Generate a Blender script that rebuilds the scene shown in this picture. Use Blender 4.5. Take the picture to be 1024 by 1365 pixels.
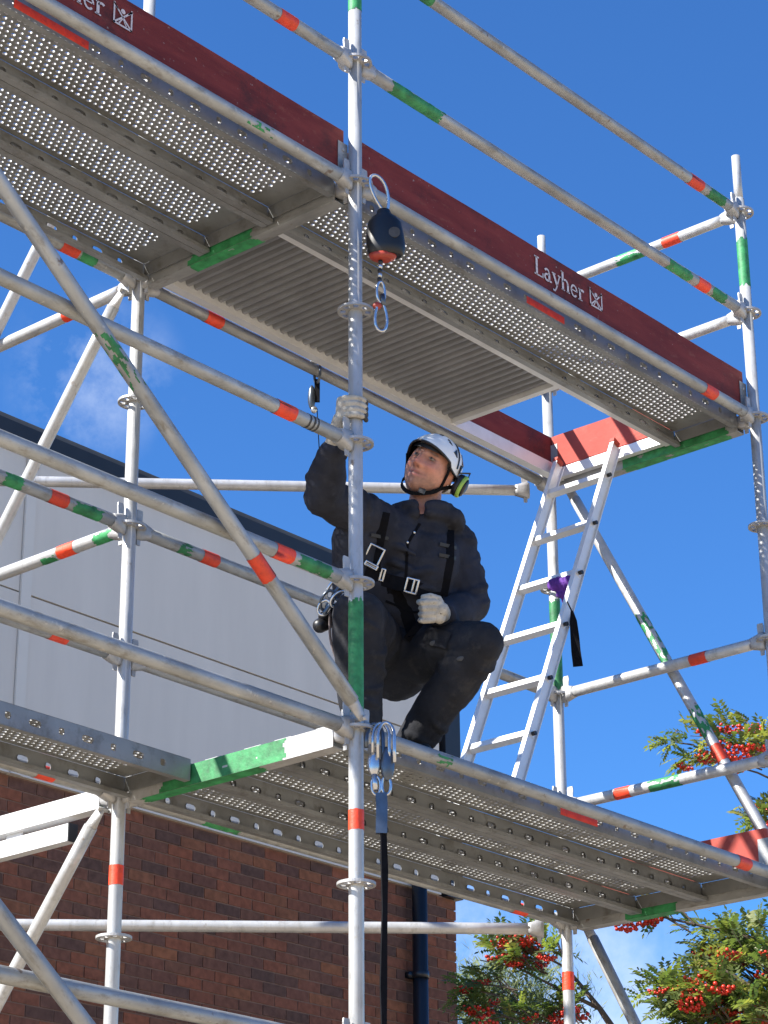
import bpy, bmesh, math, random
import numpy as np
from mathutils import Vector, Matrix, noise as mnoise
from mathutils.bvhtree import BVHTree
random.seed(7); np.random.seed(7)
R = math.radians; PI = math.pi
scene = bpy.context.scene
for o in list(bpy.data.objects): bpy.data.objects.remove(o)
C = scene.collection

# ------------------------------------------------------------------ camera
cam_d = bpy.data.cameras.new('camera'); cam = bpy.data.objects.new('camera', cam_d); C.objects.link(cam)
cam_d.sensor_fit = 'HORIZONTAL'; cam_d.sensor_width = 36.0; cam_d.lens = 3188.48 / 1024 * 36.0
cam_d.clip_start = 0.05; cam_d.clip_end = 2000
YAW, PIT, ROLL = 0.709625, 0.400549, -0.006669
vF = Vector((math.cos(PIT)*math.cos(YAW), math.cos(PIT)*math.sin(YAW), math.sin(PIT)))
r0 = Vector((math.sin(YAW), -math.cos(YAW), 0)); u0 = r0.cross(vF)
vR = r0*math.cos(ROLL) + u0*math.sin(ROLL); vU = u0*math.cos(ROLL) - r0*math.sin(ROLL)
mw = Matrix((vR, vU, -vF)).transposed().to_4x4(); mw.translation = (-5.45543, -4.80874, -2.32706)
cam.matrix_world = mw; scene.camera = cam
scene.render.resolution_x = 768; scene.render.resolution_y = 1024

# ------------------------------------------------------------------ sun, sky, exposure
SUN_EL, SUN_A = R(40), R(26)
sun_dir = Vector((-math.cos(SUN_A)*math.cos(SUN_EL), math.sin(SUN_A)*math.cos(SUN_EL), math.sin(SUN_EL)))
sl = bpy.data.lights.new('sun', 'SUN'); sl.energy = 5.0; sl.angle = R(0.53); sl.color = (1.0, 0.955, 0.88)
so = bpy.data.objects.new('sun', sl); C.objects.link(so); so.location = sun_dir*30
so.rotation_euler = (-sun_dir).to_track_quat('-Z', 'Y').to_euler()
world = bpy.data.worlds.new('World'); scene.world = world; world.use_nodes = True
wn = world.node_tree; wn.nodes.clear()
def WN(t, **k):
    n = wn.nodes.new(t)
    for a, b in k.items(): setattr(n, a, b)
    return n
sky = WN('ShaderNodeTexSky'); sky.sky_type = 'NISHITA'; sky.sun_disc = False
sky.sun_elevation = SUN_EL; sky.sun_rotation = math.atan2(sun_dir.x, sun_dir.y)
sky.altitude = 0; sky.air_density = 1.0; sky.dust_density = 0.25; sky.ozone_density = 2.2
bg = WN('ShaderNodeBackground'); bg.inputs['Strength'].default_value = 0.075
wo = WN('ShaderNodeOutputWorld')
tc = WN('ShaderNodeTexCoord')
def cloud_spot(d, tight, scale, seed, lo, hi):
    dp = WN('ShaderNodeVectorMath', operation='DOT_PRODUCT'); dp.inputs[1].default_value = d.normalized()
    wn.links.new(tc.outputs['Generated'], dp.inputs[0])
    m = WN('ShaderNodeMapRange'); m.inputs['From Min'].default_value = math.cos(tight); m.inputs['From Max'].default_value = 1.0
    m.interpolation_type = 'SMOOTHSTEP'
    wn.links.new(dp.outputs['Value'], m.inputs['Value'])
    no = WN('ShaderNodeTexNoise'); no.noise_dimensions = '4D'; no.inputs['Scale'].default_value = scale; no.inputs['Detail'].default_value = 7
    no.inputs['W'].default_value = seed; no.inputs['Roughness'].default_value = 0.62
    wn.links.new(tc.outputs['Generated'], no.inputs['Vector'])
    m2 = WN('ShaderNodeMapRange'); m2.inputs['From Min'].default_value = lo; m2.inputs['From Max'].default_value = hi
    wn.links.new(no.outputs['Fac'], m2.inputs['Value'])
    mm = WN('ShaderNodeMath', operation='MULTIPLY')
    wn.links.new(m.outputs[0], mm.inputs[0]); wn.links.new(m2.outputs[0], mm.inputs[1])
    return mm.outputs[0]
c1 = cloud_spot(Vector((0.5972, 0.671, 0.4394)), R(2.4), 26, 2.0, 0.44, 1.15)
c2 = cloud_spot(Vector((0.7796, 0.5997, 0.1806)), R(5.5), 14, 5.0, 0.38, 0.72)
ad = WN('ShaderNodeMath', operation='MAXIMUM'); wn.links.new(c1, ad.inputs[0]); wn.links.new(c2, ad.inputs[1])
mx = WN('ShaderNodeMix', data_type='RGBA'); wn.links.new(ad.outputs[0], mx.inputs['Factor'])
tint = WN('ShaderNodeMix', data_type='RGBA', blend_type='MULTIPLY'); tint.inputs['Factor'].default_value = 1.0
wn.links.new(sky.outputs[0], tint.inputs['A']); tint.inputs['B'].default_value = (0.34, 0.71, 1.17, 1)   # clear, deep blue air
wn.links.new(tint.outputs['Result'], mx.inputs['A']); mx.inputs['B'].default_value = (5.6, 6.2, 7.2, 1)
wn.links.new(mx.outputs['Result'], bg.inputs['Color']); wn.links.new(bg.outputs[0], wo.inputs[0])
vs = scene.view_settings; vs.view_transform = 'Standard'; vs.look = 'None'; vs.exposure = 1.3; vs.gamma = 1.0
try: vs.use_curve_mapping = False
except Exception: pass
scene.render.engine = 'CYCLES'
scene.cycles.max_bounces = 8; scene.cycles.diffuse_bounces = 4; scene.cycles.transparent_max_bounces = 8

# ------------------------------------------------------------------ materials
MATS = {}
def new_mat(name):
    m = bpy.data.materials.new(name); m.use_nodes = True; MATS[name] = m
    nt = m.node_tree; b = nt.nodes['Principled BSDF']
    return m, nt, b
def N(nt, t, **k):
    n = nt.nodes.new(t)
    for a, b in k.items(): setattr(n, a, b)
    return n
def ramp(nt, fac, stops):
    r = N(nt, 'ShaderNodeValToRGB'); e = r.color_ramp.elements
    while len(e) < len(stops): e.new(0.5)
    for i, (p, c) in enumerate(stops): e[i].position = p; e[i].color = (*c, 1)
    nt.links.new(fac, r.inputs[0]); return r.outputs[0]
def noise_node(nt, scale, detail=4, rough=0.55, stretch=None, coord='Object'):
    t = N(nt, 'ShaderNodeTexCoord'); n = N(nt, 'ShaderNodeTexNoise')
    n.inputs['Scale'].default_value = scale; n.inputs['Detail'].default_value = detail; n.inputs['Roughness'].default_value = rough
    oi = N(nt, 'ShaderNodeObjectInfo'); mp = N(nt, 'ShaderNodeMapping')
    if stretch: mp.inputs['Scale'].default_value = stretch
    mul = N(nt, 'ShaderNodeVectorMath', operation='SCALE'); mul.inputs[0].default_value = (13.1, 7.7, 3.3)
    nt.links.new(oi.outputs['Random'], mul.inputs['Scale'])
    nt.links.new(t.outputs[coord], mp.inputs['Vector']); nt.links.new(mul.outputs[0], mp.inputs['Location'])
    nt.links.new(mp.outputs[0], n.inputs['Vector']); return n.outputs['Fac']
def mixc(nt, fac, a, b, mode='MIX'):
    m = N(nt, 'ShaderNodeMix', data_type='RGBA'); m.blend_type = mode
    for s, v in (('A', a), ('B', b)):
        if isinstance(v, tuple): m.inputs[s].default_value = (*v, 1)
        else: nt.links.new(v, m.inputs[s])
    if isinstance(fac, float): m.inputs['Factor'].default_value = fac
    else: nt.links.new(fac, m.inputs['Factor'])
    return m.outputs['Result']
def bump(nt, b, h, strength, dist):
    n = N(nt, 'ShaderNodeBump'); n.inputs['Strength'].default_value = strength; n.inputs['Distance'].default_value = dist
    nt.links.new(h, n.inputs['Height']); nt.links.new(n.outputs[0], b.inputs['Normal'])
def mat(name, col, rough=0.6, metal=0.0, var=0.15, scale=8, bmp=0.0, bscale=60, stretch=None, spec=0.5, dirt=None, orand=0.0, spots=None):
    m, nt, b = new_mat(name)
    f = noise_node(nt, scale, 5, 0.6, stretch)
    lo = tuple(c*(1-var) for c in col); hi = tuple(min(1, c*(1+var)) for c in col)
    c = ramp(nt, f, [(0.3, lo), (0.7, hi)])
    if dirt:
        f2 = noise_node(nt, scale*2.7, 6, 0.7, stretch)
        mr = N(nt, 'ShaderNodeMapRange'); mr.inputs['From Min'].default_value = 0.52; mr.inputs['From Max'].default_value = 0.72
        nt.links.new(f2, mr.inputs['Value']); c = mixc(nt, mr.outputs[0], c, dirt)
    for sc_, lo_, hi_, col_ in (spots or ()):
        f5 = noise_node(nt, sc_, 3, 0.6); m5 = N(nt, 'ShaderNodeMapRange'); m5.inputs['From Min'].default_value = lo_; m5.inputs['From Max'].default_value = hi_; m5.inputs['To Max'].default_value = 0.8
        nt.links.new(f5, m5.inputs['Value']); c = mixc(nt, m5.outputs[0], c, col_)
    if orand:
        oi = N(nt, 'ShaderNodeObjectInfo'); c = mixc(nt, 1.0, c, ramp(nt, oi.outputs['Random'], [(0, (1-orand,)*3), (1, (1+orand*0.6,)*3)]), 'MULTIPLY')
    nt.links.new(c, b.inputs['Base Color'])
    b.inputs['Roughness'].default_value = rough; b.inputs['Metallic'].default_value = metal
    b.inputs['Specular IOR Level'].default_value = spec
    if bmp: bump(nt, b, noise_node(nt, bscale, 4), bmp, 0.004)
    return m
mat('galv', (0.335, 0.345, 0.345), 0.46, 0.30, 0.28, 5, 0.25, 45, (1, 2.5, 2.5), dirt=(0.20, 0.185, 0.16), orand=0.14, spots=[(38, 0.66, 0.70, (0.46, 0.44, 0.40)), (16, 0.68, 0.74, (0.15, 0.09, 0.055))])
mat('galv_lit', (0.47, 0.475, 0.475), 0.40, 0.30, 0.16, 5, 0.15, 45, (2.5, 2.5, 1), dirt=(0.33, 0.325, 0.31), spots=[(38, 0.66, 0.70, (0.46, 0.44, 0.40)), (16, 0.68, 0.74, (0.24, 0.18, 0.13))])  # brighter copy of the zinc for sunlit tubes, sunlight put into the colour
mat('galv_deck', (0.245, 0.255, 0.26), 0.42, 0.35, 0.25, 4, 0.2, 50, dirt=(0.15, 0.145, 0.135))
mat('cast', (0.40, 0.40, 0.40), 0.5, 0.35, 0.2, 20, 0.3, 120)
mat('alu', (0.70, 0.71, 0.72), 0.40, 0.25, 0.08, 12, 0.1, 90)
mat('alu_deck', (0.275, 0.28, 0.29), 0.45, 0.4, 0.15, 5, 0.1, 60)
mat('red_tape', (0.76, 0.062, 0.02), 0.5, 0, 0.18, 30, 0.3, 120, dirt=(0.50, 0.05, 0.03), orand=0.22)
mat('green_paint', (0.03, 0.22, 0.075), 0.6, 0, 0.45, 25, 0.3, 90, orand=0.25)
mat('black_band', (0.04, 0.04, 0.04), 0.6, 0, 0.3, 30)
mat('clad', (0.63, 0.59, 0.525), 0.6, 0, 0.05, 1.6, stretch=(2.2, 1, 0.35), spec=0.2)
mat('clad_joint', (0.64, 0.61, 0.55), 0.6, 0, 0.03, 2, spec=0.2)
mat('fascia', (0.012, 0.012, 0.014), 0.5, 0, 0.3, 4)
mat('mortar', (0.21, 0.125, 0.09), 0.9, 0, 0.2, 12, 0.4, 60)
mat('pipe', (0.012, 0.013, 0.016), 0.35, 0, 0.2, 6)
mat('roof', (0.10, 0.10, 0.10), 0.9, 0, 0.2, 3)
mat('cloth', (0.026, 0.028, 0.039), 0.85, 0, 0.35, 9, 0.5, 260, spec=0.25, dirt=(0.038, 0.040, 0.052))
mat('trouser', (0.022, 0.023, 0.028), 0.88, 0, 0.35, 7, 0.5, 240, spec=0.2, dirt=(0.045, 0.044, 0.045))
mat('patch', (0.06, 0.063, 0.07), 0.9, 0, 0.3, 30)
mat('strap', (0.006, 0.006, 0.008), 0.85, 0, 0.3, 40, 0.4, 300, spec=0.12)
mat('glove', (0.47, 0.43, 0.36), 0.85, 0, 0.22, 30, 0.5, 200, dirt=(0.25, 0.22, 0.18))
mat('glove_dark', (0.05, 0.047, 0.045), 0.8, 0, 0.3, 40)
mat('boot', (0.012, 0.011, 0.011), 0.6, 0, 0.3, 30)
mat('helmet', (0.78, 0.79, 0.78), 0.28, 0, 0.04, 10)
mat('black_plastic', (0.010, 0.010, 0.012), 0.4, 0, 0.2, 20)
mat('lime', (0.30, 0.48, 0.08), 0.4, 0, 0.1, 20)
mat('steel', (0.55, 0.56, 0.58), 0.22, 0.85, 0.08, 30)
mat('steel_dark', (0.10, 0.12, 0.15), 0.3, 0.7, 0.2, 30)
mat('orange_plastic', (0.34, 0.045, 0.025), 0.45, 0, 0.1, 20)
mat('purple', (0.10, 0.022, 0.24), 0.8, 0, 0.25, 40, 0.4, 150)
mat('cord', (0.16, 0.13, 0.13), 0.7, 0, 0.3, 60)
mat('ground_mat', (0.42, 0.335, 0.225), 0.9, 0, 0.18, 0.6, 0.4, 8)
mat('bark', (0.10, 0.075, 0.055), 0.9, 0, 0.3, 12, 0.6, 50)
mat('white_print', (0.62, 0.57, 0.57), 0.6, 0, 0.15, 60, dirt=(0.24, 0.10, 0.10))
mat('eye_white', (0.22, 0.19, 0.175), 0.3, 0, 0.05, 20)
mat('iris', (0.03, 0.025, 0.02), 0.25, 0, 0.05, 20)
def board_mat():
    m, nt, b = new_mat('red_board')
    f = noise_node(nt, 3.0, 6, 0.65, (1, 6, 6)); c = ramp(nt, f, [(0.3, (0.13, 0.022, 0.021)), (0.7, (0.215, 0.040, 0.034))])
    f2 = noise_node(nt, 9, 6, 0.75, (1, 3, 3)); mr = N(nt, 'ShaderNodeMapRange'); mr.inputs['From Min'].default_value = 0.58; mr.inputs['From Max'].default_value = 0.75
    nt.links.new(f2, mr.inputs['Value']); c = mixc(nt, mr.outputs[0], c, (0.24, 0.085, 0.062))
    f3 = noise_node(nt, 2.2, 7, 0.8, (1, 14, 1)); mr3 = N(nt, 'ShaderNodeMapRange'); mr3.inputs['From Min'].default_value = 0.54; mr3.inputs['From Max'].default_value = 0.66; mr3.inputs['To Max'].default_value = 0.75
    nt.links.new(f3, mr3.inputs['Value']); c = mixc(nt, mr3.outputs[0], c, (0.06, 0.022, 0.022))
    f4 = noise_node(nt, 55, 3, 0.5); mr4 = N(nt, 'ShaderNodeMapRange'); mr4.inputs['From Min'].default_value = 0.70; mr4.inputs['From Max'].default_value = 0.74; mr4.inputs['To Max'].default_value = 0.7
    nt.links.new(f4, mr4.inputs['Value']); c = mixc(nt, mr4.outputs[0], c, (0.33, 0.26, 0.24))
    nt.links.new(c, b.inputs['Base Color']); b.inputs['Roughness'].default_value = 0.7; b.inputs['Specular IOR Level'].default_value = 0.2
    bump(nt, b, noise_node(nt, 30, 5, 0.6, (1, 8, 8)), 0.4, 0.003)
board_mat()
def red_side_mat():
    m = mat('red_board_lit', (0.36, 0.066, 0.050), 0.7, 0, 0.16, 4, 0.3, 40, dirt=(0.42, 0.11, 0.085), spec=0.2)  # same red boards where the sun strikes, sunlight put into a paler colour
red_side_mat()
BR = [(0.0, (0.115, 0.070, 0.056)), (0.22, (0.165, 0.084, 0.060)), (0.42, (0.275, 0.102, 0.058)), (0.62, (0.215, 0.090, 0.058)), (0.80, (0.135, 0.078, 0.062)), (1.0, (0.29, 0.118, 0.060))]
def brick_mat(name, attr):
    m, nt, b = new_mat(name)
    if attr:
        a = N(nt, 'ShaderNodeAttribute'); a.attribute_name = 'rnd'; f = a.outputs['Fac']
    else:
        a = N(nt, 'ShaderNodeObjectInfo'); f = a.outputs['Random']
    c = ramp(nt, f, BR)
    t = N(nt, 'ShaderNodeNewGeometry'); n = N(nt, 'ShaderNodeTexNoise'); n.inputs['Scale'].default_value = 22; n.inputs['Detail'].default_value = 6
    nt.links.new(t.outputs['Position'], n.inputs['Vector'])
    c2 = mixc(nt, 0.55, c, ramp(nt, n.outputs['Fac'], [(0.3, (0.45, 0.42, 0.42)), (0.7, (1.25, 1.2, 1.15))]), 'MULTIPLY')
    n2 = N(nt, 'ShaderNodeTexNoise'); n2.inputs['Scale'].default_value = 1.3; n2.inputs['Detail'].default_value = 3
    nt.links.new(t.outputs['Position'], n2.inputs['Vector'])
    c2 = mixc(nt, 0.35, c2, ramp(nt, n2.outputs['Fac'], [(0.3, (0.6, 0.58, 0.58)), (0.7, (1.2, 1.15, 1.1))]), 'MULTIPLY')
    nt.links.new(c2, b.inputs['Base Color']); b.inputs['Roughness'].default_value = 0.9; b.inputs['Specular IOR Level'].default_value = 0.12
    bump(nt, b, n.outputs['Fac'], 0.5, 0.004)
brick_mat('brick', False); brick_mat('brick_far', True)
def leaf_mat(name, stops, trans=0.35):
    m, nt, b = new_mat(name)
    a = N(nt, 'ShaderNodeAttribute'); a.attribute_name = 'rnd'
    c = ramp(nt, a.outputs['Fac'], stops)
    nt.links.new(c, b.inputs['Base Color']); b.inputs['Roughness'].default_value = 0.45
    t = N(nt, 'ShaderNodeBsdfTranslucent'); c3 = mixc(nt, 1.0, c, (1.5, 1.6, 0.7), 'MULTIPLY'); nt.links.new(c3, t.inputs['Color'])
    ms = N(nt, 'ShaderNodeMixShader'); ms.inputs[0].default_value = trans
    nt.links.new(b.outputs[0], ms.inputs[1]); nt.links.new(t.outputs[0], ms.inputs[2])
    nt.links.new(ms.outputs[0], nt.nodes['Material Output'].inputs[0])
leaf_mat('rowan_leaf', [(0, (0.060, 0.105, 0.042)), (0.35, (0.12, 0.165, 0.058)), (0.68, (0.20, 0.225, 0.072)), (1, (0.30, 0.27, 0.09))], 0.5)
leaf_mat('pale_leaf', [(0, (0.13, 0.17, 0.075)), (0.6, (0.19, 0.23, 0.11)), (1, (0.26, 0.28, 0.15))])
mat('berry', (0.56, 0.030, 0.014), 0.32, 0, 0.25, 60)
def skin_mat():
    m, nt, b = new_mat('skin')
    a = N(nt, 'ShaderNodeAttribute'); a.attribute_name = 'tint'
    n = noise_node(nt, 60, 4); c = mixc(nt, 0.3, a.outputs['Color'], ramp(nt, n, [(0.3, (0.75, 0.7, 0.7)), (0.7, (1.15, 1.1, 1.1))]), 'MULTIPLY')
    nt.links.new(c, b.inputs['Base Color']); b.inputs['Roughness'].default_value = 0.5
    b.inputs['Subsurface Weight'].default_value = 0.12; b.inputs['Subsurface Radius'].default_value = (0.01, 0.004, 0.002)
skin_mat()

# ------------------------------------------------------------------ mesh helpers
def mesh(name, V, F, smooth=False):
    me = bpy.data.meshes.new(name); me.from_pydata([tuple(v) for v in V], [], F)
    if smooth is True: me.polygons.foreach_set('use_smooth', [True]*len(me.polygons))
    elif smooth: me.polygons.foreach_set('use_smooth', [len(p.vertices) == 4 for p in me.polygons])
    me.update(); return me
def link(name, me, m, parent=None, mtx=None):
    o = bpy.data.objects.new(name, me); C.objects.link(o)
    if m and me and not me.materials: me.materials.append(MATS[m])
    if parent: o.parent = parent
    if mtx is not None: o.matrix_basis = mtx
    return o
def tag(o, label=None, cat=None, group=None, kind=None):
    if label: o['label'] = label
    if cat: o['category'] = cat
    if group: o['group'] = group
    if kind: o['kind'] = kind
    return o
def empty(name, label, cat, mtx=None, group=None):
    o = bpy.data.objects.new(name, None); C.objects.link(o); o.empty_display_size = 0.05
    if mtx is not None: o.matrix_basis = mtx
    return tag(o, label, cat, group)
class MB:
    def __init__(s): s.V = []; s.F = []
    def add(s, V, F):
        n = len(s.V); s.V += [Vector(v) for v in V]; s.F += [tuple(i+n for i in f) for f in F]; return s
    def box(s, a, b):
        x0, y0, z0 = a; x1, y1, z1 = b
        return s.add([(x0,y0,z0),(x1,y0,z0),(x1,y1,z0),(x0,y1,z0),(x0,y0,z1),(x1,y0,z1),(x1,y1,z1),(x0,y1,z1)],
                     [(0,3,2,1),(4,5,6,7),(0,1,5,4),(1,2,6,5),(2,3,7,6),(3,0,4,7)])
    def loft(s, rings, cap=True):
        n = len(rings[0]); V = [v for r in rings for v in r]; F = []
        for i in range(len(rings)-1):
            for j in range(n):
                k = (j+1) % n; F.append((i*n+j, i*n+k, (i+1)*n+k, (i+1)*n+j))
        if cap: F.append(tuple(range(n))[::-1]); F.append(tuple((len(rings)-1)*n+j for j in range(n)))
        return s.add(V, F)
    def tube(s, pts, rad, n=12, cap=True, closed=False):
        pts = [Vector(p) for p in pts]; m = len(pts)
        if not hasattr(rad, '__len__'): rad = [rad]*m
        rings = []; prev = None
        for i, p in enumerate(pts):
            if closed: t = (pts[(i+1) % m]-pts[i-1])
            else: t = pts[min(i+1, m-1)]-pts[max(i-1, 0)]
            t = t.normalized() if t.length > 1e-9 else Vector((0, 0, 1))
            if prev is None: a = t.orthogonal().normalized()
            else:
                a = prev-t*prev.dot(t); a = a.normalized() if a.length > 1e-6 else t.orthogonal().normalized()
            prev = a; b = t.cross(a)
            rings.append([p+(a*math.cos(2*PI*k/n)+b*math.sin(2*PI*k/n))*rad[i] for k in range(n)])
        if closed:
            V = [v for r in rings for v in r]; F = []
            for i in range(m):
                for j in range(n): k = (j+1) % n; i2 = (i+1) % m; F.append((i*n+j, i*n+k, i2*n+k, i2*n+j))
            return s.add(V, F)
        return s.loft(rings, cap)
    def caps(s, p0, p1, r0, r1, n=16, flat=None):
        p0 = Vector(p0); p1 = Vector(p1); d = p1-p0; L = d.length
        t = d.normalized() if L > 1e-6 else Vector((0, 0, 1)); a = t.orthogonal().normalized(); b = t.cross(a); rings = []
        def ring(c, r): rings.append([c+(a*math.cos(2*PI*k/n)+b*math.sin(2*PI*k/n))*r for k in range(n)])
        for k in (80, 50, 25): ring(p0-t*r0*math.sin(R(k)), r0*math.cos(R(k)))
        for k in range(5): ring(p0.lerp(p1, k/4), r0+(r1-r0)*k/4)
        for k in (25, 50, 80): ring(p1+t*r1*math.sin(R(k)), r1*math.cos(R(k)))
        if flat:
            ax, f = flat; ax = ax.normalized(); c0 = (p0+p1)/2
            rings2 = []
            for i, r in enumerate(rings):
                q = []
                for v in r:
                    base = p0 + t*min(max((v-p0).dot(t), 0), L); w = v-base; q.append(v-ax*(w.dot(ax))*(1-f))
                rings2.append(q)
            rings = rings2
        return s.loft(rings)
    def ell(s, c, ax, nu=20, nv=12):
        c = Vector(c); rings = []
        for i in range(1, nv):
            th = PI*i/nv
            rings.append([c+ax[0]*(math.sin(th)*math.cos(2*PI*k/nu))+ax[1]*(math.sin(th)*math.sin(2*PI*k/nu))+ax[2]*math.cos(th) for k in range(nu)])
        return s.loft(rings)
    def done(s, name, m, parent=None, smooth='auto', inv=None, mtx=None):
        V = s.V if inv is None else [inv @ v for v in s.V]
        return link(name, mesh(name, V, s.F, smooth), m, parent, mtx)
def frame(A, B, up=Vector((0, 0, 1))):
    A = Vector(A); x = (Vector(B)-A).normalized()
    if abs(x.dot(up)) > 0.99: up = Vector((0, 1, 0))
    y = up.cross(x).normalized(); z = x.cross(y)
    m = Matrix((x, y, z)).transposed().to_4x4(); m.translation = A; return m
T3 = Matrix.Translation

# ------------------------------------------------------------------ setting: ground
g = MB(); n = 20
for i in range(n):
    for j in range(n):
        x0, x1 = -300+600*i/n, -300+600*(i+1)/n; y0, y1 = -300+600*j/n, -300+600*(j+1)/n
        g.add([(x0,y0,-4),(x1,y0,-4),(x1,y1,-4),(x0,y1,-4)], [(0,1,2,3)])
tag(g.done('ground', 'ground_mat', smooth=False), kind='structure')

# ------------------------------------------------------------------ building
XC, YW = 7.90, 6.0; ZC0, ZB = 1.86, -4.0; ZF0, ZT = 3.975, 4.150
bld = empty('brick_building', 'brick building with light grey panels above and black roof edge behind the scaffold', 'building', T3((XC, YW, ZB)))
bi = T3((-XC, -YW, -ZB)); XL = -9.0
w = MB().box((XL, YW+0.006, ZB), (XC-0.012, YW+9, ZC0+0.01)); wall = w.done('wall', 'mortar', bld, False, bi)
BL, BH, BJ = 0.215, 0.065, 0.010
bm_ = bmesh.new(); bmesh.ops.create_cube(bm_, size=1)
for v in bm_.verts: v.co = Vector((v.co.x*BL, v.co.y*0.05, v.co.z*BH))
brick_me = bpy.data.meshes.new('brick'); bm_.to_mesh(brick_me); bm_.free(); brick_me.materials.append(MATS['brick'])
near = []; far = []
rows = int((ZC0-ZB)/(BH+BJ))
for r in range(rows):
    z = ZC0-0.006-BH/2-r*(BH+BJ); off = 0 if r % 2 == 0 else (BL+BJ)/2
    k = 0
    while True:
        x1 = XC-off-k*(BL+BJ) if (k or not off) else XC
        x0 = XC-off-(k+1)*(BL+BJ)+BJ if not (off and k == 0) else XC-off+BJ
        if off and k == 0: pass
        if off: 
            x1 = XC if k == 0 else XC-off-(k-1)*(BL+BJ)
            x0 = XC-off+BJ if k == 0 else x1-BL
        k += 1
        if x1 < XL: break
        near.append((r, x0, x1, z))
def vis(b):
    r, x0, x1, z = b; x = (x0+x1)/2
    return (x1-x0 > 0.2) and x > 3.55 and z > 0.62
inn = [b for b in near if vis(b)][:300]; ins = set(inn)
for b in inn:
    o = bpy.data.objects.new('brick', brick_me); C.objects.link(o); o.parent = wall
    o.location = bi @ Vector(((b[1]+b[2])/2, YW+0.025+random.uniform(-.002, .002), b[3])); o.rotation_euler = (random.uniform(-.006,.006), random.uniform(-.004,.004), random.uniform(-.006,.006))
fb = MB(); rnd = []
for b in near:
    if b in ins: continue
    d = random.uniform(-.002, .002); fb.box((b[1], YW+d, b[3]-BH/2), (b[2], YW+0.05, b[3]+BH/2)); rnd += [random.random()]*6
# bricks of the end wall
for r in range(rows):
    z = ZC0-0.006-BH/2-r*(BH+BJ); y = YW+0.06+(0.1125 if r % 2 else 0)
    while y < YW+6:
        fb.box((XC-0.04, y, z-BH/2), (XC+random.uniform(-.002,.002), y+BL, z+BH/2)); rnd += [random.random()]*6; y += BL+BJ
me = mesh('brick_field', [bi @ v for v in fb.V], fb.F); a = me.attributes.new('rnd', 'FLOAT', 'FACE'); a.data.foreach_set('value', rnd)
tag(link('brick_field', me, 'brick_far', wall), kind='stuff')
# cladding panels
xs = [XL, -4.35, -0.35, 3.65, XC-0.15]; zs = [ZC0, 3.035, ZF0]
for i in range(4):
    for j in range(2):
        MB().box((xs[i]+0.045, YW-0.03+0.002*((i+j) % 2), zs[j]+0.006), (xs[i+1]-0.045, YW+0.06, zs[j+1]-0.006)).done('cladding_panel', 'clad', bld, False, bi)
for i in range(1, 4): MB().box((xs[i]-0.04, YW-0.045, ZC0+0.004), (xs[i]+0.04, YW+0.06, ZF0-0.004)).done('joint_strip', 'clad_joint', bld, False, bi)
MB().box((XL, YW+0.061, ZC0+0.011), (XC-0.012, YW+9, ZF0)).done('upper_wall', 'fascia', bld, False, bi)
MB().box((XC-0.145, YW-0.05, ZC0+0.003), (XC+0.03, YW+0.3, ZF0-0.003)).done('corner_trim', 'fascia', bld, False, bi)
for j in range(2): MB().box((XC-0.011, YW+0.305, zs[j]+0.006), (XC+0.02, YW+9, zs[j+1]-0.006)).done('cladding_panel', 'clad', bld, False, bi)
MB().box((XL, YW-0.055, ZF0), (XC+0.035, YW+9, ZT)).done('roof_edge', 'fascia', bld, False, bi)
MB().box((XL, YW-0.02, ZT+0.003), (XC, YW+8.9, ZT+0.05)).done('roof', 'roof', bld, False, bi)
MB().tube([(7.39, YW-0.085, 1.90), (7.39, YW-0.085, ZB)], 0.055, 20).done('drainpipe', 'pipe', bld, 'auto', bi)
for z in (1.2, -0.4, -2.2):
    MB().tube([(7.39, YW-0.085, z), (7.39, YW-0.085, z+0.05)], 0.062, 20).box((7.32, YW-0.05, z+0.005), (7.46, YW-0.003, z+0.045)).done('pipe_bracket', 'pipe', bld, 'auto', bi)

# ------------------------------------------------------------------ scaffold kit
L, Wd, TR = 2.57, 1.09, 0.02415
S = {0: (-L, 0), 1: (0, 0), 2: (0, Wd), 3: (L, 0), 4: (L, Wd), 5: (0, 2.66), 6: (0, 3.66), 9: (-L, Wd)}
def P(i, z): return Vector((S[i][0], S[i][1], z))
# rosette: inner ring, outer ring, eight webs, so the eight openings are real
def rosette_mesh():
    m = MB(); n = 48; h = 0.0045
    def sect(r0, r1, a0, a1, k):
        V = []
        for i in range(k+1):
            a = a0+(a1-a0)*i/k
            for r in (r0, r1):
                for z in (-h, h): V.append((r*math.cos(a), r*math.sin(a), z))
        F = []
        for i in range(k):
            b = i*4; c = b+4
            F += [(b, c, c+2, b+2), (b+1, b+3, c+3, c+1), (b+2, c+2, c+3, b+3), (b, b+1, c+1, c)]
        F += [(0, 2, 3, 1), (k*4, k*4+1, k*4+3, k*4+2)]
        m.add(V, F)
    sect(0.0235, 0.034, 0, 2*PI, 32); sect(0.0525, 0.0615, 0, 2*PI, 40)
    for k in range(8):
        wdt = R(9) ; a = k*PI/4+PI/8; sect(0.033, 0.0535, a-wdt, a+wdt, 2)
    return mesh('rosette', m.V, m.F)
ROS = rosette_mesh(); ROS.materials.append(MATS['cast'])
def oct_ring(x, hw, hh, n=12): return [Vector((x, hw*math.copysign(abs(math.cos(a))**0.6, math.cos(a)), hh*math.copysign(abs(math.sin(a))**0.6, math.sin(a)))) for a in [2*PI*k/n+PI/n for k in range(n)]]
hm = MB().loft([oct_ring(0.0255, 0.014, 0.037), oct_ring(0.04, 0.021, 0.038), oct_ring(0.058, 0.024, 0.034), oct_ring(0.078, 0.025, 0.027), oct_ring(0.092, 0.0235, 0.0235)])
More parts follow.
